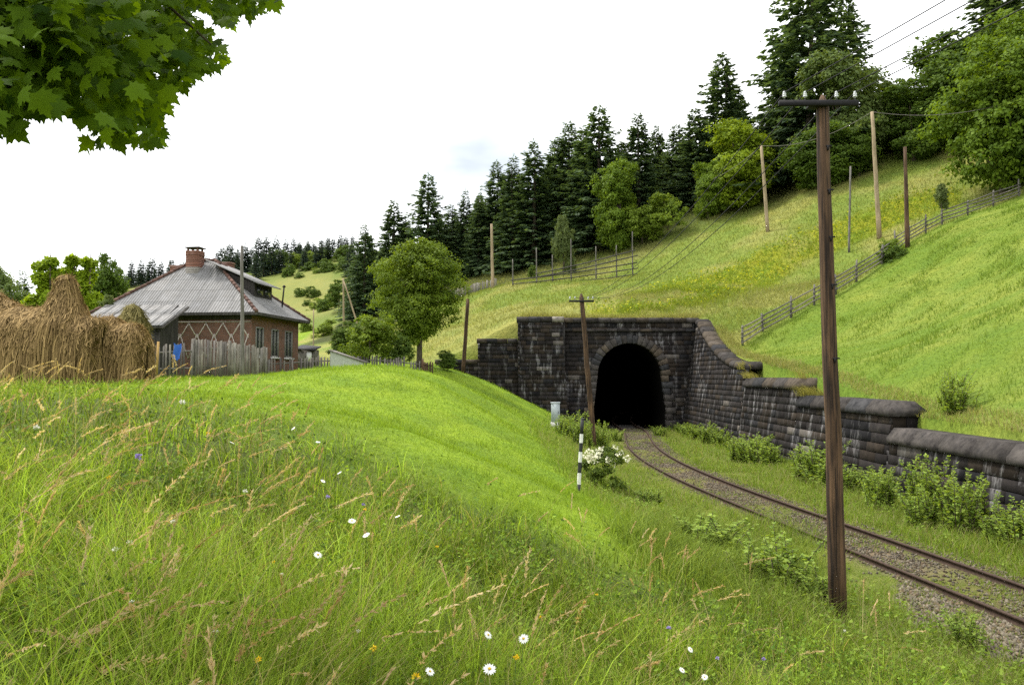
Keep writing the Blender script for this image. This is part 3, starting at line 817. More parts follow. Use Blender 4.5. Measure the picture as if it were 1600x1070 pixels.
# ------------------------------------------------------------------ leaf geometry helpers
def unit(v): return v / (np.linalg.norm(v, axis=-1, keepdims=True) + 1e-9)
def rand_unit(n): return unit(rng.normal(size=(n, 3)))
def kites(c, ax, nr, ln, wd, fold=0.25):
    """leaf-like kites: base point c, axis ax, normal nr, length ln, half width wd"""
    ax = unit(ax); s = unit(np.cross(ax, nr)); nr = np.cross(s, ax)
    ln = np.asarray(ln)[:, None]; wd = np.asarray(wd)[:, None]
    m = c + ax * ln * 0.45
    v = np.stack([c, m + s * wd - nr * wd * fold, c + ax * ln, m - s * wd - nr * wd * fold], 1)
    f = (np.arange(len(c))[:, None] * 4 + np.array([0, 1, 2, 3])[None])
    return v.reshape(-1, 3), f
def jitter_col(n, a, b, sd=0.12):
    t = rng.random((n, 1)); c = np.array(a) + (np.array(b) - np.array(a)) * t
    return np.clip(c * (1 + rng.normal(0, sd, (n, 1))), 0.002, 1)
def spruce_mesh(name, H, R, seed, nw=60, bare=0.03, dark=(0.034, 0.063, 0.029), light=(0.098, 0.150, 0.060)):
    r = np.random.default_rng(seed); C_, A_, N_, L_, W_, K_ = [], [], [], [], [], []
    for i in range(nw):
        t = bare + (1 - bare) * (i + r.uniform(-.3, .3)) / nw
        if t >= 0.985: continue
        z0 = H * t; Lb = (R * (1 - t) ** 0.8 * (0.82 + 0.3 * r.random()) + 0.16)
        nb = int(r.integers(6, 10)) if t < 0.85 else 5
        el0 = math.radians(-22 + 48 * t ** 1.5)
        ph = r.uniform(0, 6.28)
        for b in range(nb):
            if r.random() < 0.07: continue
            az = ph + 6.283 * b / nb + r.uniform(-.3, .3); L1 = Lb * r.uniform(0.5, 1.25); el = el0 + r.uniform(-.16, .16)
            dirv = np.array([math.cos(az) * math.cos(el), math.sin(az) * math.cos(el), math.sin(el)]); side = np.array([-math.sin(az), math.cos(az), 0])
            m = max(5, int(L1 / 0.085))
            s = r.uniform(0.10, 1.0, m) ** 0.7
            p = np.array([0, 0, z0]) + dirv * (s * L1)[:, None]; p[:, 2] += 0.12 * L1 * s ** 2 - 0.10 * L1 * s
            sg = r.choice([-1, 1], m)[:, None]
            ax = dirv * r.uniform(0.35, 1.0, (m, 1)) + side * sg * r.uniform(0.1, 0.9, (m, 1)) + np.array([0, 0, -1.0]) * r.uniform(0.05, 0.75, (m, 1))
            nr = np.array([0, 0, 1.0]) + r.normal(0, 0.45, (m, 3))
            C_.append(p); A_.append(ax); N_.append(nr)
            ll = r.uniform(0.42, 0.95, m) * (0.6 + 0.6 * (1 - s)) * min(1, 0.45 + Lb / 2.2); L_.append(ll); W_.append(ll * r.uniform(0.14, 0.27, m))
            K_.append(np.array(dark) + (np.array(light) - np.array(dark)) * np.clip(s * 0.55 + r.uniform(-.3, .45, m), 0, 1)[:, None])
    n = 14; C_.append(np.c_[np.zeros(n), np.zeros(n), H * np.linspace(0.93, 1.0, n)]); A_.append(unit(r.normal(0, .5, (n, 3)) + np.array([0, 0, .8])))
    N_.append(r.normal(size=(n, 3))); L_.append(np.full(n, 0.38)); W_.append(np.full(n, 0.05)); K_.append(np.tile(light, (n, 1)))
    C_, A_, N_, L_, W_, K_ = map(np.concatenate, (C_, A_, N_, L_, W_, K_))
    v, f = kites(C_, A_, N_, L_, W_, 0.3)
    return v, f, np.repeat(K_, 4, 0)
def broad_mesh(H, R, seed, nclump=90, per=130, leaf=0.24, trunk=0.22, dark=(0.030, 0.062, 0.010), light=(0.075, 0.125, 0.016), shape='round', spread=0.62):
    """crown of many leaf clumps held on an uneven set of lobes"""
    r = np.random.default_rng(seed)
    lobes = []
    nl = 14 if shape == 'globe' else 9
    for i in range(nl):
        t = i / (nl - 1); az = r.uniform(0, 6.28)
        if shape == 'round': rr = R * 0.52 * math.sin(math.pi * min(0.94, 0.12 + 0.8 * t)) * r.uniform(0.75, 1.15)
        elif shape == 'globe': rr = R * 0.5 * math.sin(math.pi * (0.08 + 0.84 * t))
        elif shape == 'bush': rr = R * 0.6 * (1 - 0.55 * t)
        else: rr = R * 0.55 * (1 - t) ** 0.6 + 0.05 * R
        z = H * (trunk + (1 - trunk) * (0.10 + 0.72 * t))
        lobes.append((rr * math.cos(az), rr * math.sin(az), z, R * r.uniform(0.42, 0.62) * ((1.1 - 0.7 * t) if shape == 'cone' else (0.62 + 0.55 * math.sin(math.pi * t)) if shape == 'globe' else 1)))
    lobes = np.array(lobes)
    li = r.integers(0, nl, nclump); d = r.normal(size=(nclump, 3)); d[:, 2] = d[:, 2] * 0.9 + 0.15; d = unit(d)
    rad = lobes[li, 3] * r.uniform(0.55, 1.05, nclump)
    cc = lobes[li, :3] + d * rad[:, None] * np.array([1, 1, 0.85])
    cc[:, 2] = np.clip(cc[:, 2], H * trunk * 0.85, H * 0.975)
    axis = np.array([0, 0, H * 0.5]); out = unit(cc - axis)
    n = nclump * per
    ci = np.repeat(np.arange(nclump), per)
    cr = (R * 0.17 * r.uniform(0.6, 1.35, nclump))[ci]
    off = r.normal(size=(n, 3)); off = unit(off) * (r.random((n, 1)) ** 0.5) * cr[:, None] * np.array([1.15, 1.15, spread])
    p = cc[ci] + off
    nr = unit(out[ci] * 0.5 + unit(off) * 0.7 + np.array([0, 0, 0.55]) + r.normal(0, 0.5, (n, 3)))
    ax = unit(np.cross(nr, r.normal(size=(n, 3))) + out[ci] * 0.25 + np.array([0, 0, -0.3]))
    ln = leaf * r.uniform(0.6, 1.35, n)
    v, f = kites(p, ax, nr, ln, ln * r.uniform(0.26, 0.4, n), 0.2)
    ct = np.clip(r.normal(0.5, 0.25, nclump), 0, 1)[ci] * 0.6 + 0.4 * r.random(n)
    k = np.array(dark) + (np.array(light) - np.array(dark)) * ct[:, None]
    return v, f, np.repeat(k, 4, 0), lobes
def trunk_mb(H, rad, lobes=None, bend=0.03, n=7):
    mb = MB(); b = random.uniform(-bend, bend) * H
    mb.tube([(0, 0, -0.4), (b * .2, 0, H * .2), (b * .6, b * .3, H * .5), (b, b * .4, H * .92)], [rad * 1.25, rad, rad * .7, rad * .15], n)
    if lobes is not None:
        for x, y, z, r_ in lobes:
            z0 = max(H * .12, z - 0.28 * H)
            mb.tube([(b * .3, 0, z0), (x * .45, y * .45, (z0 + z) / 2), (x, y, z)], [rad * .5, rad * .3, rad * .1], 5)
    return mb
HIDE = (0, -300, -120)
def proto_tree(name, cat, crown, trunk, leafmat=None):
    t = thing(name, 'tree', cat)
    v, f, k = crown
    mesh_np('crown', v, f, leafmat or M_LEAF, t, k)
    trunk.build('trunk', M_BARK, t)
    return t
FREE = {}
def place(proto, x, y, z, label, group=None, rot=None, scale=(1, 1, 1), cat=None):
    rot = random.uniform(0, 6.28) if rot is None else rot
    if proto.name not in FREE:
        FREE[proto.name] = 1
        proto.location = (x, y, z); proto.rotation_euler = (0, 0, rot); proto.scale = scale; proto['label'] = label
        if group: proto['group'] = group
        if cat: proto['category'] = cat
        return proto
    return copy_thing(proto, (x, y, z), label, cat, group, rot, scale)
# ---- spruces
SPR = []
for i, (H, R) in enumerate([(20, 4.5), (20, 4.0), (20, 3.6), (20, 5.0), (20, 4.3)]):
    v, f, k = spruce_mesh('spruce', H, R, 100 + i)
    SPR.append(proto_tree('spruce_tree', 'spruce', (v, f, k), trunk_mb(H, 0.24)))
def spruce(px, ptop, d, label, group=None, kind=None, zb=None, wide=1.0):
    x, _, zt = P(px, ptop, d); z = ground_z(x, d) if zb is None else zb
    h = max(3.0, zt - z + 0.3); k = h / 20.0
    place(SPR[random.randrange(5) if kind is None else kind], x, d, z - 0.2, label, group, None, (k * wide * 1.42 * random.uniform(.88, 1.12),) * 2 + (k,))
one = 'dark spruce standing alone in front at the left end of the hill forest'
GF = 'tall spruces along the front edge of the hill forest'
LF = 'tall dark green spruce along the front edge of the hill forest'
spruce(570, 350, 118, 'dark spruce behind the round leafy tree, lowest on the hill', None, 0, None, 1.1)
spruce(616, 310, 125, 'pointed spruce rising above the left shoulder of the round leafy tree', None, 1, None, 1.05)
spruce(669, 270, 122, 'tall spruce whose tip stands clear above the round leafy tree', None, 3, None, 1.0)
for px, pt, d, w in [(705, 318, 126, 1), (727, 296, 122, 1), (748, 305, 118, 1), (776, 252, 118, 1), (802, 243, 112, 1.1), (834, 220, 110, 1.15), (866, 216, 114, 1), (889, 188, 112, 1.05), (912, 196, 108, 1.0),
                     (960, 228, 114, 1), (1026, 196, 112, 1), (1058, 193, 108, 1.05), (1086, 168, 104, 1.05), (1152, 140, 110, 1.0), (1196, 172, 112, 1), (1176, 190, 108, 1)]:
    spruce(px, pt, d, LF, GF, None, None, w)
spruce(936, 163, 106, 'broad spruce with a rounded top at the middle of the forest skyline', None, 3, None, 1.0)
spruce(997, 174, 105, 'slender pointed spruce right above the round bright bush tree on the forest edge', None, 1, None, 1.0)
spruce(1128, 82, 104, 'tallest pointed spruce left of the near telegraph pole', None, 0, None, 0.95)
spruce(1258, -75, 98, 'giant spruce behind the near telegraph pole, cut off by the top edge', None, 3, None, 1.0)
spruce(1318, -20, 103, 'second giant spruce just right of the tallest one', None, 0, None, 0.9)
spruce(1222, 60, 108, 'dark spruce tucked against the left side of the giant spruce', None, 2, None, 1.1)
spruce(1562, -60, 86, 'dark spruce leaning into the top right corner above the leafy trees', None, 3, None, 1.25)
for i in range(115):                                   # deeper rows
    px = random.uniform(556, 1230); d = random.uniform(117, 150)
    tl = np.interp(px, [545, 615, 700, 776, 834, 890, 940, 1000, 1060, 1130, 1200, 1240], [372, 330, 325, 275, 245, 215, 205, 210, 215, 180, 195, 140])
    spruce(px, tl + random.uniform(8, 60), d, 'dark spruce filling the forest behind the front row on the hill', 'spruces deeper in the hill forest')
for i in range(16):
    px = random.uniform(1215, 1580); d = random.uniform(102, 125)
    spruce(px, np.interp(px, [1215, 1350, 1450, 1580], [120, 170, 110, 40]) + random.uniform(0, 50), d, 'dark spruce in the shade behind the leafy trees on the upper right hill', 'spruces behind the leafy trees on the right')
# ---- far hill
far_sp = [(168, 420, 255), (188, 414, 258), (206, 404, 262), (221, 401, 265), (238, 398, 268), (252, 404, 270), (268, 400, 280), (283, 408, 285), (322, 398, 290), (348, 380, 285), (360, 376, 280), (372, 385, 285), (384, 378, 282),
          (394, 384, 285), (405, 364, 276), (417, 368, 278), (432, 366, 280), (447, 372, 282), (459, 368, 285), (468, 376, 284), (480, 374, 286), (492, 378, 290), (502, 370, 288), (513, 366, 285), (521, 368, 283), (532, 362, 280), (541, 366, 275), (551, 364, 270),
          (412, 388, 262), (425, 384, 264), (438, 386, 266), (400, 396, 255), (456, 390, 270), (545, 390, 240), (556, 385, 225), (340, 390, 275)]
rf = np.random.default_rng(77)
for _i in range(46):
    _x = rf.uniform(170, 560); far_sp.append((_x, np.interp(_x, [170, 250, 330, 400, 560], [424, 408, 396, 374, 372]) + rf.uniform(2, 16), rf.uniform(262, 300)))
FARP = []
for i in range(3):
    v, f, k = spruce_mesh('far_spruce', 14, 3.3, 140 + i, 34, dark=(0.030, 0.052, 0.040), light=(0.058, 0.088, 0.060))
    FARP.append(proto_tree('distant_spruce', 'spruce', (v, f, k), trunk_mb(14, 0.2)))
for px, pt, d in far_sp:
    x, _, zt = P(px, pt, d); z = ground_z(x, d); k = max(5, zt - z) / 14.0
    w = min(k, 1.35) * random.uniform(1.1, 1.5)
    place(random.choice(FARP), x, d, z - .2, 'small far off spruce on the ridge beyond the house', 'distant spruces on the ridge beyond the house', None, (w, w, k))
# ---- broadleaf trees
BRO = []
for i, (sh, dk, lt) in enumerate([('round', (0.055, 0.10, 0.011), (0.165, 0.245, 0.020)), ('round', (0.10, 0.155, 0.010), (0.25, 0.33, 0.020)), ('round', (0.040, 0.078, 0.012), (0.11, 0.17, 0.02)), ('round', (0.07, 0.11, 0.028), (0.15, 0.20, 0.055))]):
    v, f, k, lo = broad_mesh(10, 4.0, 200 + i, 420, 60, 0.27, 0.06, dk, lt, sh)
    BRO.append(proto_tree('leafy_tree', 'tree', (v, f, k), trunk_mb(10, 0.2, lo)))
def broad(px, ptop, d, wpx, label, kind, group=None, zb=None, base=None):
    x, _, zt = P(px, ptop, d); z = ground_z(x, d) if zb is None else zb
    if base is not None: z = P(px, base, d)[2]
    kz = (zt - z) / 10.0; kx = wpx / 1200.0 * d / 2 / 3.9
    place(BRO[kind], x, d, z - 0.1, label, group, None, (kx, kx, kz))
broad(968, 250, 99, 92, 'round bright leafy tree in front of the spruces above the hay rails', 0)
broad(1142, 188, 97, 128, 'yellow green leafy tree left of the giant spruce', 1)
broad(1105, 250, 96, 70, 'smaller leafy tree at the left foot of the yellow green one', 0)
broad(1306, 76, 91, 150, 'pale green leafy tree right behind the near telegraph pole top', 3)
broad(1290, 190, 89, 130, 'dark leafy tree low behind the near telegraph pole', 2)
broad(1385, 130, 93, 90, 'bright small leafy tree between the pole top and the dark beech', 1)
broad(1425, 120, 87, 130, 'dark leafy tree above the pale post on the slope', 2)
broad(1475, 48, 88, 170, 'large dark beech under the corner spruce', 2)
broad(1340, 200, 88, 90, 'dark leafy tree beside the pale cable post', 2)
broad(1560, 62, 70, 185, 'big leafy tree at the right edge above the rail fence end', 0)
broad(1628, 40, 68, 170, 'dark leafy tree cut by the right edge beside the fence end', 2)
broad(1590, 15, 80, 160, 'leafy tree behind the big one at the right edge', 0)
# round tree by the tunnel: its own mesh, nearer
v, f, k, lo = broad_mesh(8.3, 2.95, 231, 760, 62, 0.15, 0.20, (0.065, 0.110, 0.012), (0.175, 0.24, 0.02), 'globe')
t0 = proto_tree('leafy_tree', 'tree', (v, f, k), trunk_mb(8.3, 0.17, lo)); p = P(655, 574, 49); gz = ground_z(p[0], 49)
kz = (P(652, 366, 49)[2] - gz) / 8.3
place(t0, p[0], 49, gz, 'large round leafy tree standing alone left of the tunnel portal', None, 0.6, (0.97, 0.97, kz))
# trees behind the hay
v, f, k, lo = broad_mesh(10, 1.5, 245, 260, 60, 0.34, 0.02, (0.13, 0.20, 0.012), (0.30, 0.40, 0.025), 'cone')
FLAME = proto_tree('yellow_green_tree', 'tree', (v, f, k), trunk_mb(10, 0.14, lo))
for px_, pt_, w_, lb_ in [(62, 407, 44, 'leftmost of the bright yellow green trees behind the haystacks'), (82, 400, 40, 'bright yellow green tree just left of the haystack peak'), (114, 398, 46, 'bright yellow green tree just right of the haystack peak'), (140, 402, 46, 'bright yellow green tree between the haystack peak and the shed roof')]:
    _z = P(px_, pt_, 60)[2]
    place(FLAME, P(px_, pt_, 60)[0], 60, 3.6, lb_, None, None, (w_ / 44, w_ / 44, (_z - 3.6) / 8.7))
broad(162, 394, 75, 90, 'darker tree between the haystacks and the house roof', 2, None, 3.9)
broad(2, 408, 70, 84, 'grey green tree at the left edge behind the haystacks', 3, None, 3.9)
spruce(36, 420, 90, 'thin dark spruce between the grey green and the yellow green tree', None, 2, 4.0, 1.0)
# ---- bushes
BU = []
for i, (dk, lt) in enumerate([((0.08, 0.13, 0.014), (0.19, 0.26, 0.028)), ((0.045, 0.085, 0.014), (0.11, 0.165, 0.024)), ((0.07, 0.10, 0.03), (0.14, 0.18, 0.06))]):
    v, f, k, lo = broad_mesh(3, 1.7, 260 + i, 170, 55, 0.16, 0.0, dk, lt, 'bush')
    t_ = thing('bush', 'bush', 'bush'); mesh_np('foliage', v, f, M_LEAF, t_, k); trunk_mb(2.4, 0.05, lo).build('stem', M_BARK, t_); BU.append(t_)
def bush(px, ptop, pbase, d, wpx, label, kind, group=None):
    x, _, zt = P(px, ptop, d); z = ground_z(x, d)
    if pbase is not None: z = min(P(px, pbase, d)[2], zt - .3)
    kz = (zt - z) / 2.75; kx = wpx / 1200 * d / 2 / 1.75
    place(BU[kind], x, d, z - 0.08, label, group, None, (kx, kx, kz))
bush(1043, 305, 352, 95, 66, 'light green bush on the meadow edge right of the round forest tree', 0)
bush(1003, 325, 372, 97, 70, 'light green bush at the foot of the round forest tree', 0)
bush(880, 345, 420, 94, 40, 'thin pale sapling behind the hay rails', 2)
bush(832, 415, 432, 92, 16, 'tiny shrub among the hay rail posts', 1)
bush(1470, 290, 322, 63.6, 26, 'small pale bushy sapling beside the fence high on the slope', 2)
bush(1393, 385, 425, 59, 50, 'green bush growing through the slope fence', 1)
bush(1385, 375, 408, 61, 44, 'yellowish bush above the slope fence by the pale post', 0)
bush(578, 492, 555, 42.5, 88, 'bright spreading bush behind the garden fence left of the round tree', 0)
bush(545, 505, 560, 46, 60, 'darker bush at the left of the bright spreading bush', 1)
bush(620, 520, 562, 45, 60, 'dark bush under the round tree', 1)
bush(168, 462, 500, 37.2, 30, 'pale green bush against the left end of the house roof', 2)
bush(700, 548, 572, 50, 40, 'low shrub between the round tree and the stone wall stub', 1)
GB = 'round bushes dotting the far meadow slope'
for px, pt, pb, d, w in [(450, 415, 448, 255, 28), (467, 428, 446, 250, 22), (443, 438, 450, 250, 14), (480, 412, 436, 262, 36), (500, 420, 440, 255, 30), (515, 408, 438, 255, 40), (535, 405, 440, 250, 34), (490, 396, 420, 270, 40), (460, 398, 425, 272, 34),
                         (470, 452, 472, 225, 26), (488, 450, 474, 222, 34), (500, 466, 492, 205, 40), (515, 464, 500, 190, 44), (480, 470, 488, 212, 22), (530, 440, 480, 180, 40), (425, 400, 425, 275, 34), (440, 392, 412, 278, 30), (505, 392, 410, 275, 30), (535, 385, 412, 270, 36), (520, 500, 520, 150, 30), (480, 500, 525, 120, 26), (505, 505, 530, 110, 34)]:
    bush(px, pt, pb, d, w, 'small round bush on the far meadow slope beyond the house', random.choice([0, 1, 1]), GB)
# ---- shrubs along the retaining wall
SH = []
for i in range(3):
    r_ = np.random.default_rng(300 + i); vs = []; fs = []; ks = []; nv_ = 0; st = MB()
    for s in range(26):
        az = r_.uniform(0, 6.28); lean = r_.uniform(0.05, 0.55); h = r_.uniform(0.6, 1.0); b = r_.uniform(-.28, .28, 2)
        m = 24; t = np.linspace(0.12, 1, m)
        p = np.c_[b[0] + math.cos(az) * lean * t ** 1.3 * h, b[1] + math.sin(az) * lean * t ** 1.3 * h, h * t]
        st.tube([tuple(p[0] - np.array([0, 0, .15])), tuple(p[m // 2]), tuple(p[-1])], [.010, .007, .003], 4)
        p = np.repeat(p, 3, 0); n = len(p); an = r_.uniform(0, 6.28, n)
        ax = np.c_[np.cos(an), np.sin(an), r_.uniform(-.1, .7, n)]; nr = np.array([0, 0, 1.0]) + r_.normal(0, .45, (n, 3))
        ln = r_.uniform(.06, .13, n) * np.repeat(1.15 - .55 * t, 3)
        v, f = kites(p, ax, nr, ln, ln * .27, .2); vs.append(v); fs.append(f + nv_); nv_ += len(v)
        c = np.array((0.14, 0.22, 0.035)) + (np.array((0.29, 0.38, 0.07)) - np.array((0.14, 0.22, 0.035))) * r_.random((n, 1)); ks.append(np.repeat(c, 4, 0))
    t_ = thing('shrub', 'shrub', 'shrub'); mesh_np('foliage', np.concatenate(vs), np.concatenate(fs), M_LEAF, t_, np.concatenate(ks)); st.build('stem', M_BARK, t_); SH.append(t_)
def shrub(px, d, h, w, label, group=None, kind=None, x=None):
    if x is None: x = (px - 800) / 1200 * d
    k = random.randrange(3) if kind is None else kind
    place(SH[k], x, d, ground_z(x, d) - 0.05, label, group, None, (w / 1.0, w / 1.0, h))
GS = 'leafy shrubs along the foot of the retaining wall'; LS = 'leafy green shrub growing at the foot of the retaining wall'
for d, x, h, w in [(52, 11.5, 1.0, 1.2), (49.5, 11.2, 1.2, 1.3), (47, 11.3, 1.0, 1.2), (44.5, 11.3, 1.2, 1.4), (42, 11.4, .9, 1.2), (36.5, 11.3, 1.6, 1.6), (34.8, 10.9, 1.3, 1.5), (33.5, 11.2, 1.6, 1.4), (28.6, 11.0, 1.6, 1.4), (27.2, 11.3, 1.4, 1.4), (26.0, 11.1, 1.2, 1.2),
                   (22.6, 11.0, 1.5, 1.2), (21.6, 11.5, 1.7, 1.2), (20.2, 10.9, 1.2, 1.3), (19.3, 11.3, 1.6, 1.2), (18.0, 11.3, 1.4, 1.2), (17.2, 11.2, 1.5, 1.1), (14.6, 10.9, 1.1, 1.2), (13.9, 11.2, 1.3, 1.2), (24.4, 11.3, 1.0, 1.2), (30.8, 11.5, .9, 1.2), (39, 11.5, .9, 1.2),
                   (15.9, 11.4, 1.5, 1.0), (12.4, 10.8, 1.0, 1.2)]:
    shrub(0, d, h * random.uniform(.6, 1.05), w * random.uniform(.95, 1.5), LS, GS, None, x + random.uniform(-.35, .3))
# behind the wall
p = P(1482, 668, 24.5)
place(SH[0], 14.1, 24.3, ground_z(14.1, 24.3) - .1, 'dark green shrub behind the last step of the retaining wall', None, 1.0, (1.5, 1.5, 1.15))
place(SH[1], 14.6, 25.4, ground_z(14.6, 25.4) - .1, 'smaller dark shrub beside the step end, behind the wall', None, 2.0, (1.2, 1.2, 1.25))
# weeds on the left of the track
for px, d, h, w, lb in [(905, 37, 1.9, 1.5, 'tall weed clump at the foot of the small telegraph pole'), (935, 39.5, 1.5, 1.4, 'leafy weed right of the small telegraph pole base'), (880, 40, 1.2, 1.3, 'low weed beside the grey cabinet'),
                        (1200, 12.6, 1.0, 1.5, 'dark grassy weed left of the near telegraph pole'), (1110, 15.6, .8, 1.8, 'dark low weed clump beside the track in the middle'), (1255, 12.2, .7, 1.1, 'small weed close to the near telegraph pole base'),
                        (1030, 50, .7, 1.2, 'low weed at the right side of the tunnel mouth'), (1490, 11.3, .6, .75, 'yellow green weed beside the nearest rail'), (962, 46, .8, 1.2, 'low weed left of the tunnel mouth rails'), (1010, 23, .5, 1.1, 'low weed between striped post and track')]:
    shrub(px, d, h, w, lb)
# white flowering bush
wfb = thing('flowering_bush', 'green bush with cream white blossoms right of the striped post', 'bush', (2.75, 23.6, ground_z(2.75, 23.6)))
v, f, k, lo = broad_mesh(1.15, .75, 320, 60, 60, 0.085, 0.0, (0.055, 0.09, 0.015), (0.11, 0.155, 0.025), 'bush')
mesh_np('foliage', v + np.array(wfb.location), f, M_LEAF, wfb, k)
n = 460; cl = rng.integers(0, 26, n); cp = np.c_[rng.normal(0, .33, 26), rng.normal(0, .26, 26), rng.uniform(.75, 1.12, 26)]
pp = cp[cl] + rng.normal(0, .05, (n, 3)) + np.array(wfb.location)
v, f = kites(pp, rand_unit(n) + np.array([0, 0, .3]), rand_unit(n) + np.array([0, -0.3, 1]), np.full(n, .085), np.full(n, .035), .1)
mesh_np('blossom', v, f, M_FLOWER, wfb, np.repeat(jitter_col(n, (.62, .60, .40), (.80, .78, .62)), 4, 0))
# ------------------------------------------------------------------ grasses (too many to count)
def blades(x, y, h, w, lean_dir, lean, col_a, col_b, tip=None, seg=3, sd=0.15):
    """ribbons that bend over; lean is the sideways reach at the tip as a share of h"""
    n = len(x); z = terrain(x, y) - 0.02
    t = np.linspace(0, 1, seg + 1)
    dx, dy = np.cos(lean_dir), np.sin(lean_dir)
    fa = rng.uniform(0, 6.28, n); sx, sy = np.cos(fa), np.sin(fa)
    V = np.empty((n, (seg + 1) * 2, 3), np.float32)
    for i, ti in enumerate(t):
        r = lean * h * ti ** 2; zz = h * (ti - 0.28 * np.minimum(lean, 1.3) * ti ** 2.5)
        cx, cy, cz = x + dx * r, y + dy * r, z + zz
        ww = w * (1 - ti ** 1.5) * 0.5 + 0.0004
        V[:, 2 * i] = np.stack([cx - sx * ww, cy - sy * ww, cz], -1); V[:, 2 * i + 1] = np.stack([cx + sx * ww, cy + sy * ww, cz], -1)
    F = np.array([[2 * i, 2 * i + 1, 2 * i + 3, 2 * i + 2] for i in range(seg)])
    f = (F[None] + (seg + 1) * 2 * np.arange(n)[:, None, None]).reshape(-1, 4)
    c = jitter_col(n, col_a, col_b, sd)
    Cc = np.repeat(c[:, None], (seg + 1) * 2, 1)
    if tip is not None:
        k = (t ** 2)[None, :, None].repeat(2, 1) if False else np.repeat(t ** 2, 2)[None, :, None]
        Cc = Cc * (1 - k * tip[1]) + np.array(tip[0]) * k * tip[1]
    return V.reshape(-1, 3), f, Cc.reshape(-1, 3)
class Bag:
    def __init__(s): s.v = []; s.f = []; s.c = []; s.n = 0
    def add(s, vfc):
        v, f, c = vfc; s.v.append(v); s.f.append(f + s.n); s.c.append(c); s.n += len(v)
    def build(s, name, mat, label, cat):
        o = mesh_np(name, np.concatenate(s.v), np.concatenate(s.f), mat, None, np.concatenate(s.c))
        return tag(o, label, cat, None, 'stuff')
def fan(n, r0, r1, a0=-37, a1=37, p=1.0):
    """random plan points in the wedge the camera faces, denser close by"""
    r = r0 + (r1 - r0) * rng.random(n) ** p; a = np.radians(rng.uniform(a0, a1, n))
    return r * np.sin(a), r * np.cos(a)
def spread_to(x, y, a=1.0): return np.hypot(x, y) * a
# --- tall meadow
tg = Bag()
for n, r0, r1, hh, ww, pw in [(5500, 0.8, 2.6, (0.40, 0.95), 0.0055, 1.0), (22000, 0.9, 4.0, (0.2, 0.75), 0.005, 1.0), (34000, 3.0, 9.0, (0.20, 0.62), 0.0075, 1.1), (42000, 7.0, 26.0, (0.18, 0.52), 0.012, 1.25)]:
    x, y = fan(n, r0, r1, -39, 32, pw); xe, ye_ = fan(n // 3, r0, r1, -85, -39, pw); x, y = np.r_[x, xe], np.r_[y, ye_]; n = len(x); soft = tall_soft(x, y); m = (rng.random(n) < soft ** 1.3) & (y < 30) & (fbm(x, y, .42, 71, 2) > 0.40); soft = soft[m]
    # thin out towards the mown edge
    x, y = x[m], y[m]; n = len(x)
    h = rng.uniform(*hh, n) * (0.6 + 0.75 * fbm(x, y, 1.6, 73)); h *= (.4 + .6 * soft)
    fresh = rng.random(n) > soft * .9
    yel = fbm(x, y, 2.2, 75) > 0.5
    ld = rng.uniform(0, 6.28, n)
    pt = fbm(x, y, 1.5, 78); h *= .7 + .6 * pt
    g1 = (rng.random(n) < 0.86) | fresh
    tg.add(blades(x[g1], y[g1], h[g1], ww * rng.uniform(.6, 1.4, g1.sum()), ld[g1], rng.uniform(0.1, 1.15, g1.sum()) * (.5 + .8 * fbm(x[g1], y[g1], .5, 79)), (0.115, 0.205, 0.014), (0.275, 0.375, 0.040), ((0.29, 0.35, 0.06), 0.35)))
    kk = np.repeat((.55 + .9 * np.clip((pt[g1] - .25) * 2, 0, 1)) * rng.choice([.42, .8, 1.05, 1.3], g1.sum(), p=[.28, .3, .27, .15]), (3 + 1) * 2)[:, None]; tg.c[-1] = tg.c[-1] * kk
    g2 = ~g1
    tg.add(blades(x[g2], y[g2], h[g2] * 1.08, ww * .8 * rng.uniform(.6, 1.3, g2.sum()), ld[g2], rng.uniform(0.2, 1.0, g2.sum()), (0.26, 0.235, 0.085), (0.40, 0.33, 0.15), None))
tg.build('meadow_grass', M_GRASS, 'tall uncut meadow grass filling the near slope', 'grass')
# broad-leaved herbs low in the meadow
hb = Bag()
for nn_, r0, r1, l0, l1, zt_ in [(26000, .9, 4.5, .010, .034, .42), (42000, 3.5, 10, .018, .050, .34), (40000, 8, 26, .03, .075, .28)]:
    x, y = fan(nn_, r0, r1, -39, 32, 1.1); so = tall_soft(x, y); m = (rng.random(nn_) < so) & (fbm(x, y, .5, 171, 2) > .38) & (y < 30); x, y = x[m], y[m]; n = len(x)
    z = terrain(x, y) + zt_ * rng.random(n) ** 1.1 * (.5 + .9 * fbm(x, y, .8, 172)); a = rng.uniform(0, 6.28, n); ln = rng.uniform(l0, l1, n)
    v, f = kites(np.c_[x, y, z], np.c_[np.cos(a), np.sin(a), rng.uniform(-.5, 1.0, n)], np.array([0, -.2, .8]) + rng.normal(0, .6, (n, 3)), ln, ln * rng.uniform(.2, .45, n))
    c = jitter_col(n, (0.065, 0.130, 0.016), (0.215, 0.315, 0.036), .15) * rng.choice([.5, 1, 1.15], (n, 1), p=[.3, .5, .2]); hb.add((v, f, np.repeat(c, 4, 0)))
hb.build('meadow_herbs', M_GRASS, 'small leafy herbs low in the uncut meadow', 'herbs')
# --- seed stalks
ss = Bag()
x, y = fan(1050, 1.1, 17, -38, 28, 1.15); m = in_poly(x, y, TALL) & (fbm(x, y, 1.8, 81) > 0.42 + .16 * sstep(-3.5, .5, x)); x, y = x[m], y[m]; n = len(x)
h = rng.uniform(.45, .95, n) * np.clip(0.75 + 0.05 * y, .62, 1); ld = rng.normal(0.1, 1.1, n); le = rng.uniform(.15, 1.0, n)
st_col = ((0.24, 0.25, 0.08), (0.42, 0.36, 0.17))
ss.add(blades(x, y, h, np.full(n, .0042) + .0006 * np.hypot(x, y) * .5, ld, le, *st_col, None, 6))
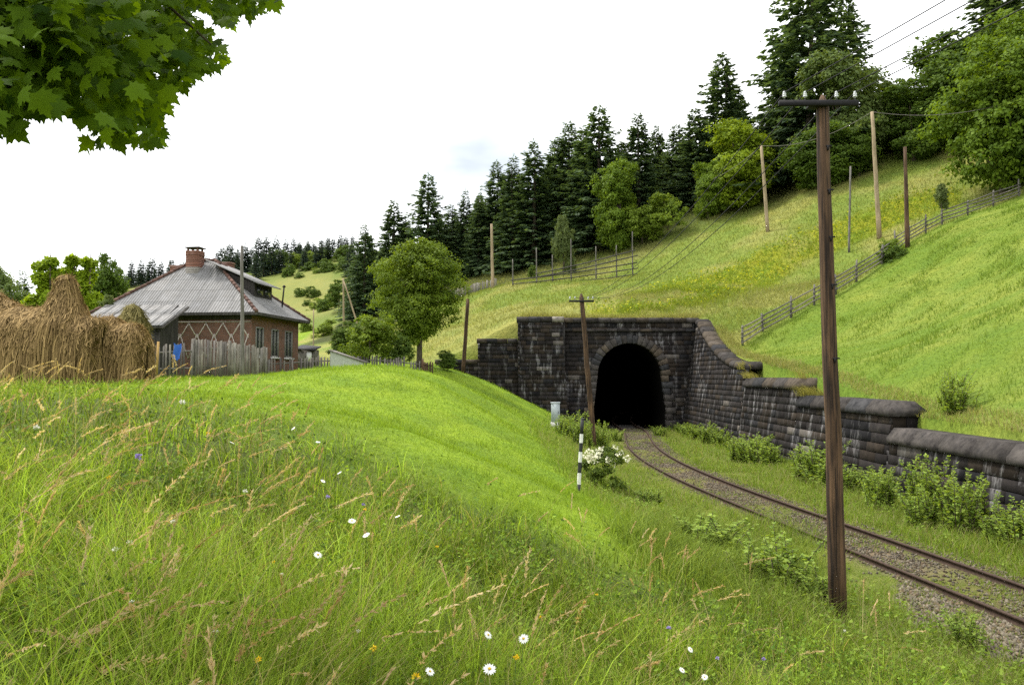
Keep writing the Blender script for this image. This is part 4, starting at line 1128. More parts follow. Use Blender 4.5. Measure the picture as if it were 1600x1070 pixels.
# feathery heads on the last third of each stalk
K = 60; t = rng.uniform(.70, 1.0, (n, K)); r = (le * h)[:, None] * t ** 2; zz = h[:, None] * (t - .28 * np.minimum(le, 1.3)[:, None] * t ** 2.5)
pc = np.stack([x[:, None] + np.cos(ld)[:, None] * r, y[:, None] + np.sin(ld)[:, None] * r, terrain(x, y)[:, None] + zz], -1).reshape(-1, 3)
tang = np.stack([np.cos(ld)[:, None] * 2 * (le * h)[:, None] * t, np.sin(ld)[:, None] * 2 * (le * h)[:, None] * t, h[:, None] * (1 - .7 * np.minimum(le, 1.3)[:, None] * t ** 1.5)], -1).reshape(-1, 3)
wd = np.repeat(rng.uniform(.3, 1.3, n), K)
ax = unit(tang) + rng.normal(0, .42, (n * K, 3)) * wd[:, None]
ln = rng.uniform(.012, .030, n * K) * (1 + .05 * np.repeat(y, K))
v, f = kites(pc, ax, rand_unit(n * K), ln, ln * .13, 0)
hc = np.repeat(jitter_col(n, (0.36, 0.25, 0.11), (0.60, 0.48, 0.28), .12), K, 0)
ss.add((v, f, np.repeat(hc, 4, 0)))
# a few dark plantain-like spikes
x, y = fan(26, 2.2, 12, -30, 24); m = in_poly(x, y, TALL); x, y = x[m], y[m]; n = len(x)
ss.add(blades(x, y, rng.uniform(.5, .75, n), np.full(n, .010), rng.normal(0, .6, n), rng.uniform(.05, .3, n), (0.05, 0.04, 0.025), (0.09, 0.06, 0.035), None, 4))
ss.build('grass_seed_heads', M_GRASS, 'straw coloured seed heads nodding above the uncut meadow', 'seed heads')
# --- mown slope
mg = Bag()
def zone(x, y): return in_front(x, y) | (x <= -6)
for n, r0, r1, hh, ww, pw in [(90000, 6, 20, (.05, .11), .007, 1.0), (110000, 16, 40, (.06, .13), .015, 1.0), (40000, 36, 62, (.08, .16), .03, 1.0)]:
    x, y = fan(n, r0, r1, -37, 24, pw); cx = track_x(y)
    m = zone(x, y) & ((rng.random(n) > tall_soft(x, y) ** 2) | (y > 30)) & (x < cx - 2.6 - 2.6 * rng.random(n)) & (y < 64)
    x, y = x[m], y[m]; n = len(x)
    long = fbm(x * 0.6 + y * .5, y * 1.6 - x, 1.3, 87) > .60
    h = rng.uniform(*hh, n) * np.where(long, 1.9, 1.0)
    mg.add(blades(x, y, h, ww * rng.uniform(.6, 1.4, n), rng.uniform(0, 6.28, n), rng.uniform(.2, 1.2, n), (0.12, 0.205, 0.016), (0.25, 0.345, 0.032), None, 2, .2))
mg.build('mown_grass', M_GRASS, 'short bright green mown grass on the bank above the track', 'grass')
# --- rough grass beside the track, both sides
rg = Bag()
for n, r0, r1, hh, ww in [(120000, 6, 18, (.10, .38), .008), (110000, 16, 36, (.10, .40), .015), (50000, 32, 58, (.12, .45), .028)]:
    x, y = fan(n, r0, r1, -5, 42); cx = track_x(y); dx_ = x - cx
    nn = fbm(x, y, 1.7, 91); n3 = fbm(x, y, .8, 93)
    left = (dx_ < -.84 - .3 * rng.random(len(x))) & ~(gravel_patch(x, y) & (rng.random(len(x)) < .93)) & (dx_ > -4.6 - 1.5 * rng.random(len(x)))
    right = (dx_ > .95 + .4 * rng.random(len(x))) & (x < wall_face(0) - 0.1)
    mid = (np.abs(dx_) < 1.6) & (fbm(x, y, 1.2, 51) > .42) & (rng.random(len(x)) < .9) & (np.abs(np.abs(dx_) - .75) > .09)
    m = (left | right | mid) & in_front(x, y) & (y < 55.8) & ((nn > .30) | mid)
    md = mid[m]; lf = left[m]
    x, y, nn = x[m], y[m], nn[m]; n = len(x)
    h = rng.uniform(*hh, n) * (.45 + 1.1 * nn) * np.where(md, .35, 1) * np.where(lf, 1.0, 0.95) * np.where(lf & (dx_[m] > -1.5), .7, 1)
    dry = rng.random(n) < .22
    a, b = (0.105, 0.175, 0.018), (0.215, 0.285, 0.042)
    rg.add(blades(x[~dry], y[~dry], h[~dry], ww * rng.uniform(.6, 1.5, (~dry).sum()), rng.uniform(0, 6.28, (~dry).sum()), rng.uniform(.15, 1.1, (~dry).sum()), a, b, None, 3))
    rg.add(blades(x[dry], y[dry], h[dry] * 1.15, ww * .7 * rng.uniform(.6, 1.3, dry.sum()), rng.uniform(0, 6.28, dry.sum()), rng.uniform(.15, 1.0, dry.sum()), (0.22, 0.20, 0.09), (0.33, 0.29, 0.15), None, 3))
ROUGH = outline([(965, 835), (1090, 795), (1250, 840), (1295, 935), (1190, 965), (1020, 905)])
x, y = fan(52000, 9, 22, 4, 30); k_ = fbm(x, y, .9, 191); m = in_poly(x + rng.normal(0, .35, len(x)), y + rng.normal(0, .5, len(x)), ROUGH) & (k_ > .42); x, y, k_ = x[m], y[m], k_[m]; n = len(x)
rg.add(blades(x, y, rng.uniform(.2, .75, n) * (.3 + 1.1 * k_), np.full(n, .009) * rng.uniform(.6, 1.5, n), rng.uniform(0, 6.28, n), rng.uniform(.15, 1.2, n), (0.075, 0.125, 0.016), (0.22, 0.28, 0.045), None, 3, .3))
rg.build('trackside_grass', M_GRASS, 'rough weedy grass on both sides of the track', 'grass')
# small herb leaves in the rough strip
x, y = fan(60000, 7, 46, -2, 42); cx = track_x(y); dx_ = x - cx
m = in_front(x, y) & (((dx_ < -2.0) & (dx_ > -5.2)) | ((dx_ > 1.5) & (x < 12.2))) & (fbm(x, y, 1.2, 97) > .45); x, y = x[m], y[m]; n = len(x)
z = terrain(x, y) + rng.uniform(.03, .28, n); a = rng.uniform(0, 6.28, n); ln = rng.uniform(.04, .10, n)
v, f = kites(np.c_[x, y, z], np.c_[np.cos(a), np.sin(a), rng.uniform(-.2, .7, n)], np.array([0, 0, 1.0]) + rng.normal(0, .5, (n, 3)), ln, ln * .3)
hb = Bag(); hb.add((v, f, np.repeat(jitter_col(n, (0.09, 0.15, 0.018), (0.20, 0.27, 0.04)), 4, 0))); hb.build('trackside_herbs', M_GRASS, 'small leafy weeds in the strip beside the track', 'herbs')
# --- hillside grass
hg = Bag()
for n, r0, r1, a0, a1 in [(120000, 18, 70, 8, 38), (150000, 50, 120, -10, 36), (26000, 100, 150, -18, 0)]:
    x, y = fan(n, r0, r1, a0, a1 + 6, .8); m = ~in_front(x, y) & ((y > 57.8) | (x > wall_face(wall_top(y)) + 1.2)) & (x > -14)
    px_, py_ = project(np.stack([x, y, terrain(x, y, False)], -1))
    m &= (px_ > -50) & (px_ < 1950)
    x, y = x[m], y[m]; n = len(x); r = np.hypot(x, y)
    bf = below_fence(x, y); ye = in_poly(x + rng.normal(0, 1.2, n), y + rng.normal(0, 1.2, n), YELLOW) & (fbm(x, y, 4.0, 77) > .40)
    keep = ~bf | (rng.random(n) < .75); x, y, r, bf, ye = x[keep], y[keep], r[keep], bf[keep], ye[keep]; n = len(x)
    pat = fbm(x, y, 5.0, 21); strk = fbm(x * .5 + y * .4, y * 1.7 - x * 1.2, 2.2, 88)
    h = np.where(bf, rng.uniform(.06, .15, n) * np.where(strk > .58, 2.6, 1), np.where(ye, rng.uniform(.35, .75, n), rng.uniform(.15, .45, n)))
    w = np.clip(r * .00055, .01, .06)
    for sel, a, b in [(bf, (0.09, 0.155, 0.018), (0.18, 0.25, 0.035)), (ye & ~bf, (0.135, 0.20, 0.02), (0.255, 0.29, 0.03)), (~bf & ~ye & (pat > .5), (0.165, 0.19, 0.05), (0.28, 0.275, 0.095)), (~bf & ~ye & (pat <= .5), (0.12, 0.175, 0.03), (0.23, 0.25, 0.06))]:
        k = sel.sum()
        if k: hg.add(blades(x[sel], y[sel], h[sel], w[sel] * rng.uniform(.6, 1.5, k), rng.uniform(0, 6.28, k), rng.uniform(.2, 1.0, k), a, b, None, 2))
# dry fringe hanging over the portal and wall copings
x = rng.uniform(.6, 14, 5000); y = rng.uniform(57.0, 58.3, 5000); n = 5000
hg.add(blades(x, y, rng.uniform(.25, .75, n), np.full(n, .03), rng.uniform(0, 6.28, n), rng.uniform(.2, .9, n), (0.17, 0.18, 0.04), (0.30, 0.28, 0.10), None, 2))
y = rng.uniform(20, 55, 7000); x = wall_face(wall_top(y)) + rng.uniform(.75, 1.7, 7000); n = 7000
hg.add(blades(x, y, rng.uniform(.12, .42, n) * np.where(y > 38, 1.3, .8), np.full(n, .02), rng.uniform(0, 6.28, n), rng.uniform(.2, 1, n), (0.15, 0.18, 0.04), (0.31, 0.28, 0.11), None, 2))
for yc, xo, zo, k_, hh in [(42.4, .2, 0, 260, .7), (41.6, .1, 0, 160, .5), (33.9, .15, 0, 260, .75), (33.4, .35, 0, 200, .6)]:
    x = rng.normal(wall_face(3.6) + xo, .22, k_); y = rng.normal(yc, .28, k_)
    vv, ff, cc_ = blades(x, y, rng.uniform(.25, hh, k_), np.full(k_, .02), rng.uniform(2.2, 4.0, k_), rng.uniform(.4, 1.3, k_), (0.19, 0.19, 0.04), (0.34, 0.30, 0.10), None, 2)
    vv = vv.reshape(k_, -1, 3); base = vv[:, :1, 2].copy(); top_ = np.where(y > 42.2, 4.1, np.where(y > 34.1, 3.62, 2.86))[:, None]; vv[..., 2] += top_ - base; hg.add((vv.reshape(-1, 3), ff, cc_))
hg.build('hillside_grass', M_GRASS, 'grass and yellow weeds covering the hillside', 'grass')
# tall yellow-green weeds of the band over the tunnel
x, y = fan(30000, 56, 100, 0, 34); m = in_poly(x, y, YELLOW) & ~in_front(x, y) & (fbm(x, y, 4.0, 77) > .42); x, y = x[m], y[m]; n = len(x)
z = terrain(x, y) + rng.uniform(.1, .8, n); a = rng.uniform(0, 6.28, n); ln = rng.uniform(.14, .34, n)
v, f = kites(np.c_[x, y, z], np.c_[np.cos(a), np.sin(a), rng.uniform(-.2, .9, n)], np.array([0, 0, 1.0]) + rng.normal(0, .5, (n, 3)), ln, ln * .3)
hb = Bag(); hb.add((v, f, np.repeat(np.where(rng.random((n, 1)) < .26, jitter_col(n, (0.32, 0.34, 0.02), (0.42, 0.42, 0.04)), jitter_col(n, (0.10, 0.17, 0.02), (0.19, 0.25, 0.03))), 4, 0)))
hb.build('yellow_weeds', M_GRASS, 'band of tall yellow flowering weeds across the hillside', 'weeds')
# ------------------------------------------------------------------ poles and posts
def V3(a): return Vector(tuple(float(c) for c in a))
def shaft(mb, a, b, r0, r1, n=12, wob=0.03, seg=6, pointed=False):
    a, b = V3(a), V3(b); pts = [a.lerp(b, i / seg) for i in range(seg + 1)]; rad = [r0 + (r1 - r0) * i / seg for i in range(seg + 1)]
    for i in range(1, seg): pts[i] += Vector((random.uniform(-1, 1), random.uniform(-1, 1), 0)) * r0 * 0.12
    if pointed: pts.append(b + (b - a).normalized() * r1 * 1.9); rad.append(r1 * .25)
    mb.tube(pts, rad, n, (1, 1, 1), True, wob)
INS = [(.012, -.06), (.012, 0), (.030, .005), (.052, .02), (.040, .035), (.030, .05), (.046, .062), (.034, .08), (.026, .092), (.036, .10), (.030, .118), (.012, .128)]
tp = thing('telegraph_pole', 'tall weathered telegraph pole with a black crossarm, nearest to the camera', 'telegraph pole', (P(1310, 962, 11.4)[0], 11.4, P(1310, 962, 11.4)[2]))
mb = MB(); shaft(mb, P(1310, 985, 11.4), P(1285.5, 166, 11.4), .128, .088, 16, .02, 8, True); mb.build('shaft', M_OLDPOLE, tp, True)
mb = MB(); la, ra = V3(P(1217, 161, 11.26)), V3(P(1341, 162, 11.26)); ce = (la + ra) / 2; L_ = (ra - la).length
mb.box(tuple(ce), (L_, .05, .085), bev=.008)
mb.box(tuple(ce + Vector((0, .12, .0))), (.20, .22, .03)); mb.build('crossarm', M_IRON, tp)
near_ins = []
for px in (1225.5, 1258, 1307, 1336):
    b = V3(P(px, 154, 11.26)); near_ins.append(b + Vector((0, 0, .09)))
    mb = MB(); mb.lathe(tuple(b + Vector((0, 0, .012))), [(r * .66, z * .75) for r, z in INS], 14); mb.build('insulator', M_CERAMIC, tp, True)
    mb = MB(); mb.tube([tuple(b - Vector((0, 0, .07))), tuple(b)], .011, 6); mb.build('pin', M_IRON, tp)
for py in (163, 231, 299, 372, 446, 560):
    t = (py - 145) / (962 - 145); c = V3(P(1285.5 + 24.5 * t, py, 11.4)); r = .088 + .040 * t
    mb = MB(); mb.box(tuple(c + Vector((.35 * r, -r * .98, 0))), (r * .9, .02, .022)); mb.box(tuple(c + Vector((.15 * r, -r * 1.02, -.03))), (.022, .022, .07)); mb.build('step_iron', M_IRON, tp)
sp_ = thing('telegraph_pole', 'small telegraph pole in front of the tunnel arch', 'telegraph pole', (P(928, 702, 39)[0], 39, ground_z(P(928, 702, 39)[0], 39)))
mb = MB(); shaft(mb, P(929, 712, 39), P(908.5, 465, 39), .15, .115, 12, .03, 7, True); mb.build('shaft', M_OLDPOLE, sp_, True)
mb = MB(); a_, b_ = V3(P(889, 471, 38.85)), V3(P(928, 470, 38.85)); mb.box(tuple((a_ + b_) / 2), ((b_ - a_).length, .09, .10), bev=.01); mb.build('crossarm', M_IRON, sp_)
far_ins = []
for px in (890.5, 898.5, 919, 926.5):
    b = V3(P(px, 468, 38.85)); far_ins.append(b + Vector((0, 0, .1)))
    mb = MB(); mb.lathe(tuple(b + Vector((0, 0, .03))), INS, 10); mb.build('insulator', M_CERAMIC, sp_, True)
def wire(name, a, b, sag, rad, label, cat, group, mat=None, n=18):
    a, b = V3(a), V3(b); pts = []
    for i in range(n + 1):
        t = i / n; p = a.lerp(b, t); p.z -= 4 * sag * t * (1 - t); pts.append(p)
    mb = MB(); mb.tube(pts, rad, 4); o = mb.build(name, mat or M_IRON); return tag(o, label, cat, group)
for i in range(4):
    wire('telegraph_wire', near_ins[i], far_ins[i], .95, .008, 'telegraph wire sagging from the near telegraph pole to the small one', 'wire', 'wires between the two telegraph poles')
    e = Vector((10.6 + i * .32, -14.0, 8.6 + .0 * i))
    wire('telegraph_wire', near_ins[i], e, .30, .0075, 'telegraph wire rising from the near telegraph pole past the upper right corner', 'wire', 'wires passing overhead at the upper right')
def post(name, top, base, d, r0, r1, mat, label, cat='post', pointed=False, part='shaft', base_d=None):
    b = P(*base, d if base_d is None else base_d); t_ = P(*top, d)
    g = ground_z(b[0], b[1]); t = thing(name, label, cat, (b[0], b[1], g))
    mb = MB(); bb = b.copy(); bb[2] = min(b[2], g) - .35; shaft(mb, bb, t_, r0, r1, 9, .03, 6, pointed); mb.build(part, mat, t, True); return V3(t_)
c1 = post('cable_post', (1189.5, 228), (1200, 362), 80, .20, .14, M_PALEWOOD, 'slim pale wooden post on the slope below the giant spruce', 'pole')
c2 = post('cable_post', (1362.5, 175), (1374, 370), 71, .23, .15, M_PALEWOOD, 'tall pale wooden post between the near telegraph pole and the dark post', 'pole')
post('wooden_post', (1414, 230), (1418, 380), 60.3, .19, .12, M_OLDPOLE, 'dark brown bare post standing at the slope fence', 'pole')
post('wooden_post', (1329, 260), (1326, 374), 71, .11, .08, M_GREYWOOD, 'thin crooked grey post just right of the near telegraph pole', 'pole')
post('wooden_post', (768, 350), (770, 450), 88, .20, .14, M_PALEWOOD, 'pale wooden pole at the left end of the hay rails, before the spruces', 'pole')
post('wooden_post', (731, 467), (723, 583), 53.5, .15, .12, M_OLDPOLE, 'short dark leaning post in front of the low wall stub', 'pole')
post('wooden_post', (378, 384), (379, 590), 31.2, .085, .06, M_GREYWOOD, 'thin grey pole standing before the house corner at the picket fence', 'pole')
post('wooden_post', (490, 483), (490, 530), 56, .05, .04, M_PALEWOOD, 'thin pale stick right of the house eave', 'pole')
hp = thing('hay_pole', 'pair of pale poles leaning together behind the bright spreading bush', 'pole', (P(537, 545, 62)[0], 62, ground_z(P(537, 545, 62)[0], 62)))
mb = MB(); shaft(mb, P(537, 540, 62), P(536.5, 435, 62), .09, .06, 8); mb.build('upright', M_PALEWOOD, hp, True)
mb = MB(); shaft(mb, P(566, 530, 61.6), P(537.5, 440, 61.8), .08, .05, 8); mb.build('prop', M_PALEWOOD, hp, True)
GC = 'thin cable strung between the pale posts on the slope'
wire('overhead_cable', c1, c2, 1.0, .03, 'thin cable between the two pale posts on the slope', 'cable', None, M_GREYWOOD)
wire('overhead_cable', c2, P(1640, 140, 66), 1.1, .03, 'thin cable running from the tall pale post to the right edge', 'cable', None, M_GREYWOOD)
wire('overhead_cable', c1, P(1100, 285, 96), .5, .03, 'thin cable running left from the slim pale post into the forest edge', 'cable', None, M_GREYWOOD)
# striped post
b = P(903, 772, 20.7); t_ = P(910, 655, 20.7); gz = ground_z(b[0], 20.7)
mp = thing('marker_post', 'slim black and white striped marker post on the bank', 'marker post', (b[0], 20.7, gz))
mb = MB(); A_, B_ = V3((b[0], b[1], gz - .2)), V3(t_); n = 8; fr_ = [0, .20, .34, .47, .60, .71, .82, 1.0]
for i in range(7):
    mb.tube([tuple(A_.lerp(B_, fr_[i])), tuple(A_.lerp(B_, fr_[i + 1]))], [.056 - .010 * fr_[i], .056 - .010 * fr_[i + 1]], 10, (.03, .03, .032) if i % 2 == 0 else (.74, .73, .70), i in (0, 6))
mb.build('striped_shaft', M_PAINT, mp)
mb = MB(); mb.lathe(tuple(B_), [(.05, 0), (.05, .012), (.03, .03), (.006, .035)], 10, (.03, .03, .03)); mb.build('cap', M_PAINT, mp)
# cabinet
b = P(868, 668, 46); gz = min(ground_z(b[0], 46), b[2])
cb = thing('trackside_cabinet', 'light grey metal cabinet beside the tunnel wall', 'cabinet', (b[0], 46, gz))
mb = MB(); mb.box((b[0], 46, gz + .12), (.56, .40, .5), (.55, .54, .52), bev=.015); mb.build('plinth', M_PAINT, cb)
mb = MB(); mb.box((b[0], 46, gz + .93), (.50, .34, 1.12), bev=.015); mb.build('body', M_GALV, cb)
mb = MB(); mb.box((b[0], 46, gz + 1.52), (.57, .42, .06), bev=.012); mb.build('lid', M_GALV, cb)
dr = MB(); dr.box((b[0], 45.825, gz + .93), (.44, .012, 1.02), bev=.004); dr = dr.build('door', M_GALV, cb)
mb = MB(); mb.box((b[0] + .16, 45.81, gz + .95), (.02, .03, .11), (.2, .2, .2)); mb.build('handle', M_IRON, dr)
# ------------------------------------------------------------------ fences
fp = [V3(p) for p in FENCE]
sf = thing('rail_fence', 'long grey wooden rail fence climbing the right hillside', 'fence', tuple(fp[0]))
posts = []
for i in range(len(fp) - 1):
    m = max(1, int(round((fp[i + 1] - fp[i]).length / 3.0)))
    for k in range(m): posts.append(fp[i].lerp(fp[i + 1], k / m))
posts.append(fp[-1])
posts = [Vector((p.x, p.y, ground_z(p.x, p.y))) for p in posts]
for i, p in enumerate(posts):
    mb = MB(); h = random.uniform(1.25, 1.75); a = Vector((random.uniform(-.08, .08), random.uniform(-.05, .05), 0))
    mb.tube([tuple(p - Vector((0, 0, .4))), tuple(p + Vector((0, 0, h * .6)) + a * .5), tuple(p + Vector((0, 0, h)) + a)], [.085, .075, .06], 7, (1, 1, 1), True, .1); mb.build('post', M_GREYWOOD, sf)
for i in range(len(posts) - 1):
    for z in (.22, .52, .82, 1.12):
        if random.random() < .06: continue
        mb = MB(); a, b = posts[i], posts[i + 1]; o_ = Vector((0, -.09, 0)); mb.tube([tuple(a + o_ + (a - b) * .06 + Vector((0, 0, z + random.uniform(-.07, .07)))), tuple((a + b) / 2 + o_ + Vector((0, 0, z - .02))), tuple(b + o_ + (b - a) * .06 + Vector((0, 0, z + random.uniform(-.07, .07))))], [.05, .055, .045], 6, random.choice([(1, 1, 1), (1.3, 1.25, 1.15), (.8, .8, .8)]))
        mb.build('rail', M_GREYWOOD, sf)
uf = thing('hay_rail_fence', 'dark rail fence with tall thin posts before the spruces above the tunnel', 'fence', tuple(hit(900, 437)))
UD = 86
for px, t_, b in [(801, 405, 446), (838, 387, 444), (863, 398, 440), (892, 374, 438), (931, 385, 434), (963, 383, 431), (988, 362, 429)]:
    mb = MB(); shaft(mb, P(px + .5, b + 4, UD), P(px, t_, UD), .085, .055, 7); mb.build('post', M_GREYWOOD, uf)
for (l, r) in [((836, 428), (993, 391)), ((834, 434), (997, 399)), ((798, 438), (996, 410.5)), ((800, 444), (997, 419)), ((905, 438), (996, 428))]:
    mb = MB(); a, b = V3(P(*l, UD - .12)), V3(P(*r, UD - .12)); m = (a + b) / 2 + Vector((0, 0, -.12)); mb.tube([tuple(a), tuple(a.lerp(m, .5) - Vector((0, 0, .03))), tuple(m), tuple(m.lerp(b, .5)), tuple(b)], [.055, .07, .06, .07, .055], 6, (1, 1, 1), True, .15); mb.build('rail', M_DARKWOOD, uf)
def slat_fence(name, label, pts, d0, d1, h0, gap, w, mat, jag=.06, skip=0.0, rails=True, tone=(.7, 1.25), sink=.15, post_every=12):
    """vertical pales between pixel points (x, base y) at distances d0..d1"""
    n = 0; W_ = []
    xs = [p[0] for p in pts]
    P0, P1 = P(pts[0][0], pts[0][1], d0), P(pts[-1][0], pts[-1][1], d1)
    ln = float(np.hypot(*(P1 - P0)[:2])); m = int(ln / gap)
    t_ = thing(name, label, 'fence', tuple(P0)); pan = MB(); post_list = []
    for i in range(m + 1):
        t = i / m; x = P0[0] + (P1[0] - P0[0]) * t; y = P0[1] + (P1[1] - P0[1]) * t; g = ground_z(x, y)
        h = h0(t) if callable(h0) else h0
        post_list.append((x, y, g, h))
        if random.random() < skip: continue
        hh = h + random.uniform(-jag, jag); k = random.uniform(*tone); ww = w * random.uniform(.75, 1.15); le = random.uniform(-.035, .035)
        a = math.atan2(P1[1] - P0[1], P1[0] - P0[0]); c, s = math.cos(a) * ww / 2, math.sin(a) * ww / 2; th = .02; ox, oy = -math.sin(a) * th, math.cos(a) * th; pk = random.choice([0, .04, .07])
        q = [(x - c, y - s), (x + c, y + s), (x + c + ox, y + s + oy), (x - c + ox, y - s + oy)]
        v = [(p[0], p[1], g - sink) for p in q] + [(p[0] + le, p[1], g + hh - (pk if j in (0, 3) else 0)) for j, p in enumerate(q)]
        pan.hexa(v, (k, k * random.uniform(.95, 1.02), k * random.uniform(.9, 1.0)))
    pan.build('picket_panel', mat, t_)
    if rails:
        for z in (.3, .78):
            mb = MB(); pr = post_list[::max(1, m // 6)]; mb.tube([(p[0], p[1] + .05, p[2] + p[3] * z) for p in pr], .035, 6); mb.build('rail', mat, t_)
    for p in post_list[::post_every]:
        mb = MB(); mb.tube([(p[0], p[1] + .09, p[2] - .3), (p[0] + .01, p[1] + .09, p[2] + p[3] * random.uniform(.98, 1.12))], [.06, .05], 7); mb.build('post', mat, t_)
    return t_
slat_fence('picket_fence', 'open grey picket fence with gaps between the haystack and the plank fence', [(231, 591), (298, 590)], 30.6, 31.2, lambda t: 1.35 + .1 * t, .125, .075, M_GREYWOOD, .06, .08)
slat_fence('plank_fence', 'close grey plank fence in front of the house', [(300, 590), (416, 588)], 31.3, 33.0, lambda t: 1.62 - .45 * t ** 1.6, .118, .112, M_GREYWOOD, .05, .02, True, (.75, 1.45))
slat_fence('garden_fence', 'low dark picket fence along the garden right of the house', [(420, 574), (655, 574)], 40, 43.5, .95, .15, .10, M_GREYWOOD, .10, .08, True, (.55, 1.1))
slat_fence('slat_fence', 'grey slat fence at the forest edge behind the round leafy tree', [(700, 468), (775, 443)], 106, 100, 1.3, .24, .17, M_GREYWOOD, .1, .05)
slat_fence('hurdle_fence', 'short brown picket fence under the round leafy tree', [(660, 578), (676, 580)], 43.5, 44.5, 1.0, .14, .11, M_OLDPOLE, .08, .05)
# ------------------------------------------------------------------ house
O2 = np.array([-12.67, 38.0]); E1 = np.array([-0.9915, 0.13]); E2 = np.array([0.13, 0.9915])
def H(a, b, z): p = O2 + E1 * a + E2 * b; return (float(p[0]), float(p[1]), float(z))
ZE, ZG, ZR, HW, HD = 6.92, 3.3, 10.05, 9.0, 6.8
house = thing('brick_house', 'old low brick house with a grey corrugated hip roof', 'house', H(HW / 2, HD / 2, ZG))
mb = MB(); i_ = .5
ca, cb_, cc_, cd = (i_, i_), (HW - i_, i_), (HW - i_, HD - i_), (i_, HD - i_)
for (p, q_) in ((ca, cb_), (cb_, cc_), (cc_, cd)):
    ln = math.dist(p, q_); mb.add([H(*p, ZG - .3), H(*q_, ZG - .3), H(*q_, ZE), H(*p, ZE)], [(0, 1, 2, 3)], (1, 1, 1), [(0, 0), (ln, 0), (ln, 3.6), (0, 3.6)])
# right hand wall with three openings
wins = [(.95, 1.85), (2.75, 3.65), (4.45, 5.45)]; z0, z1 = 4.75, 6.25
edges = [i_] + [v for w in wins for v in w] + [HD - i_]
for k in range(len(edges) - 1):
    a, b = edges[k], edges[k + 1]
    for (u, v) in ([(ZG - .3, ZE)] if k % 2 == 0 else [(ZG - .3, z0), (z1, ZE)]):
        mb.add([H(i_, a, u), H(i_, b, u), H(i_, b, v), H(i_, a, v)], [(3, 2, 1, 0)], (1, 1, 1), [(a, u), (b, u), (b, v), (a, v)])
mb.build('wall', M_BRICK, house)
for a, b in wins:
    fr2 = MB(); bars = [(a, a + .09, z0, z1), (b - .09, b, z0, z1), (a + .09, b - .09, z0, z0 + .08), (a + .09, b - .09, z1 - .08, z1), ((a + b) / 2 - .03, (a + b) / 2 + .03, z0 + .08, z1 - .08)]
    for (u0, u1, w0, w1) in bars:
        q8 = [H(i_ - .03, u0, w0), H(i_ - .03, u1, w0), H(i_ + .09, u1, w0), H(i_ + .09, u0, w0)]; fr2.hexa(q8 + [(p[0], p[1], w1) for p in q8], (.17, .165, .15))
    fo = fr2.build('window', M_PAINT, house)
    mb = MB(); mb.add([H(i_ + .06, a, z0), H(i_ + .06, b, z0), H(i_ + .06, b, z1), H(i_ + .06, a, z1)], [(0, 1, 2, 3)]); mb.build('pane', M_GLASS, fo)
    mb = MB(); q8 = [H(i_ - .12, a - .08, z0 - .09), H(i_ - .12, b + .08, z0 - .09), H(i_ + .08, b + .08, z0 - .09), H(i_ + .08, a - .08, z0 - .09)]; mb.hexa(q8 + [(p[0], p[1], z0 - .005) for p in q8], (.5, .49, .47)); mb.build('sill', M_PAINT, fo)
# pale lattice pattern and plank band under the eave on the near wall
mb = MB(); lz0, lz1 = 4.6, 6.42; sp2 = .92
def strip(mb, a0, zA, a1, zB, w, off, col):
    dx, dz = a1 - a0, zB - zA; l = math.hypot(dx, dz); nx_, nz_ = -dz / l * w / 2, dx / l * w / 2
    f4 = [H(a0 + nx_, i_ - off, zA + nz_), H(a1 + nx_, i_ - off, zB + nz_), H(a1 - nx_, i_ - off, zB - nz_), H(a0 - nx_, i_ - off, zA - nz_)]
    b4 = [H(a0 + nx_, i_, zA + nz_), H(a1 + nx_, i_, zB + nz_), H(a1 - nx_, i_, zB - nz_), H(a0 - nx_, i_, zA - nz_)]
    mb.hexa(f4 + b4, col)
for k in range(6):
    a0 = i_ + .15 + k * sp2
    strip(mb, a0, lz1 - .75, a0 + sp2 / 2, lz1, .055, .010 + .002 * k, (.46, .41, .36)); strip(mb, a0 + sp2 / 2, lz1, a0 + sp2, lz1 - .75, .055, .013 + .002 * k, (.46, .41, .36))
    strip(mb, a0, lz1 - .55, a0 + sp2 / 2, lz0, .05, .016 + .002 * k, (.40, .35, .31)); strip(mb, a0 + sp2 / 2, lz0, a0 + sp2, lz1 - .55, .05, .019 + .002 * k, (.40, .35, .31))
strip(mb, i_ + .05, lz1 + .06, 6.2, lz1 + .06, .05, .035, (.32, .29, .26)); mb.build('lattice_pattern', M_PAINT, house)
mb = MB(); strip(mb, i_, ZE - .17, HW - i_, ZE - .17, .34, .03, (.55, .52, .50)); mb.build('eave_boards', M_DARKWOOD, house)
R1, R2 = (4.1, 3.4), (5.3, 3.4)
mb = MB()
def roof_face(pts, ax):
    """uv: along the eave (ax) and up the slope"""
    p = [np.array(H(*q)) for q in pts]; u = unit(p[1] - p[0]); nrm = unit(np.cross(u, p[2] - p[0])); w = np.cross(nrm, u)
    mb.add([tuple(v) for v in p], [tuple(range(len(p)))], (1, 1, 1), [(float((v - p[0]) @ u), float((v - p[0]) @ w)) for v in p])
roof_face([(HW, 0, ZE), (0, 0, ZE), (*R1, ZR), (*R2, ZR)], 0)
roof_face([(0, 0, ZE), (0, HD, ZE), (*R1, ZR)], 1)
roof_face([(0, HD, ZE), (HW, HD, ZE), (*R2, ZR), (*R1, ZR)], 0)
roof_face([(HW, HD, ZE), (HW, 0, ZE), (*R2, ZR)], 1)
roof = mb.build('roof', M_SHEET, house)
mb = MB()
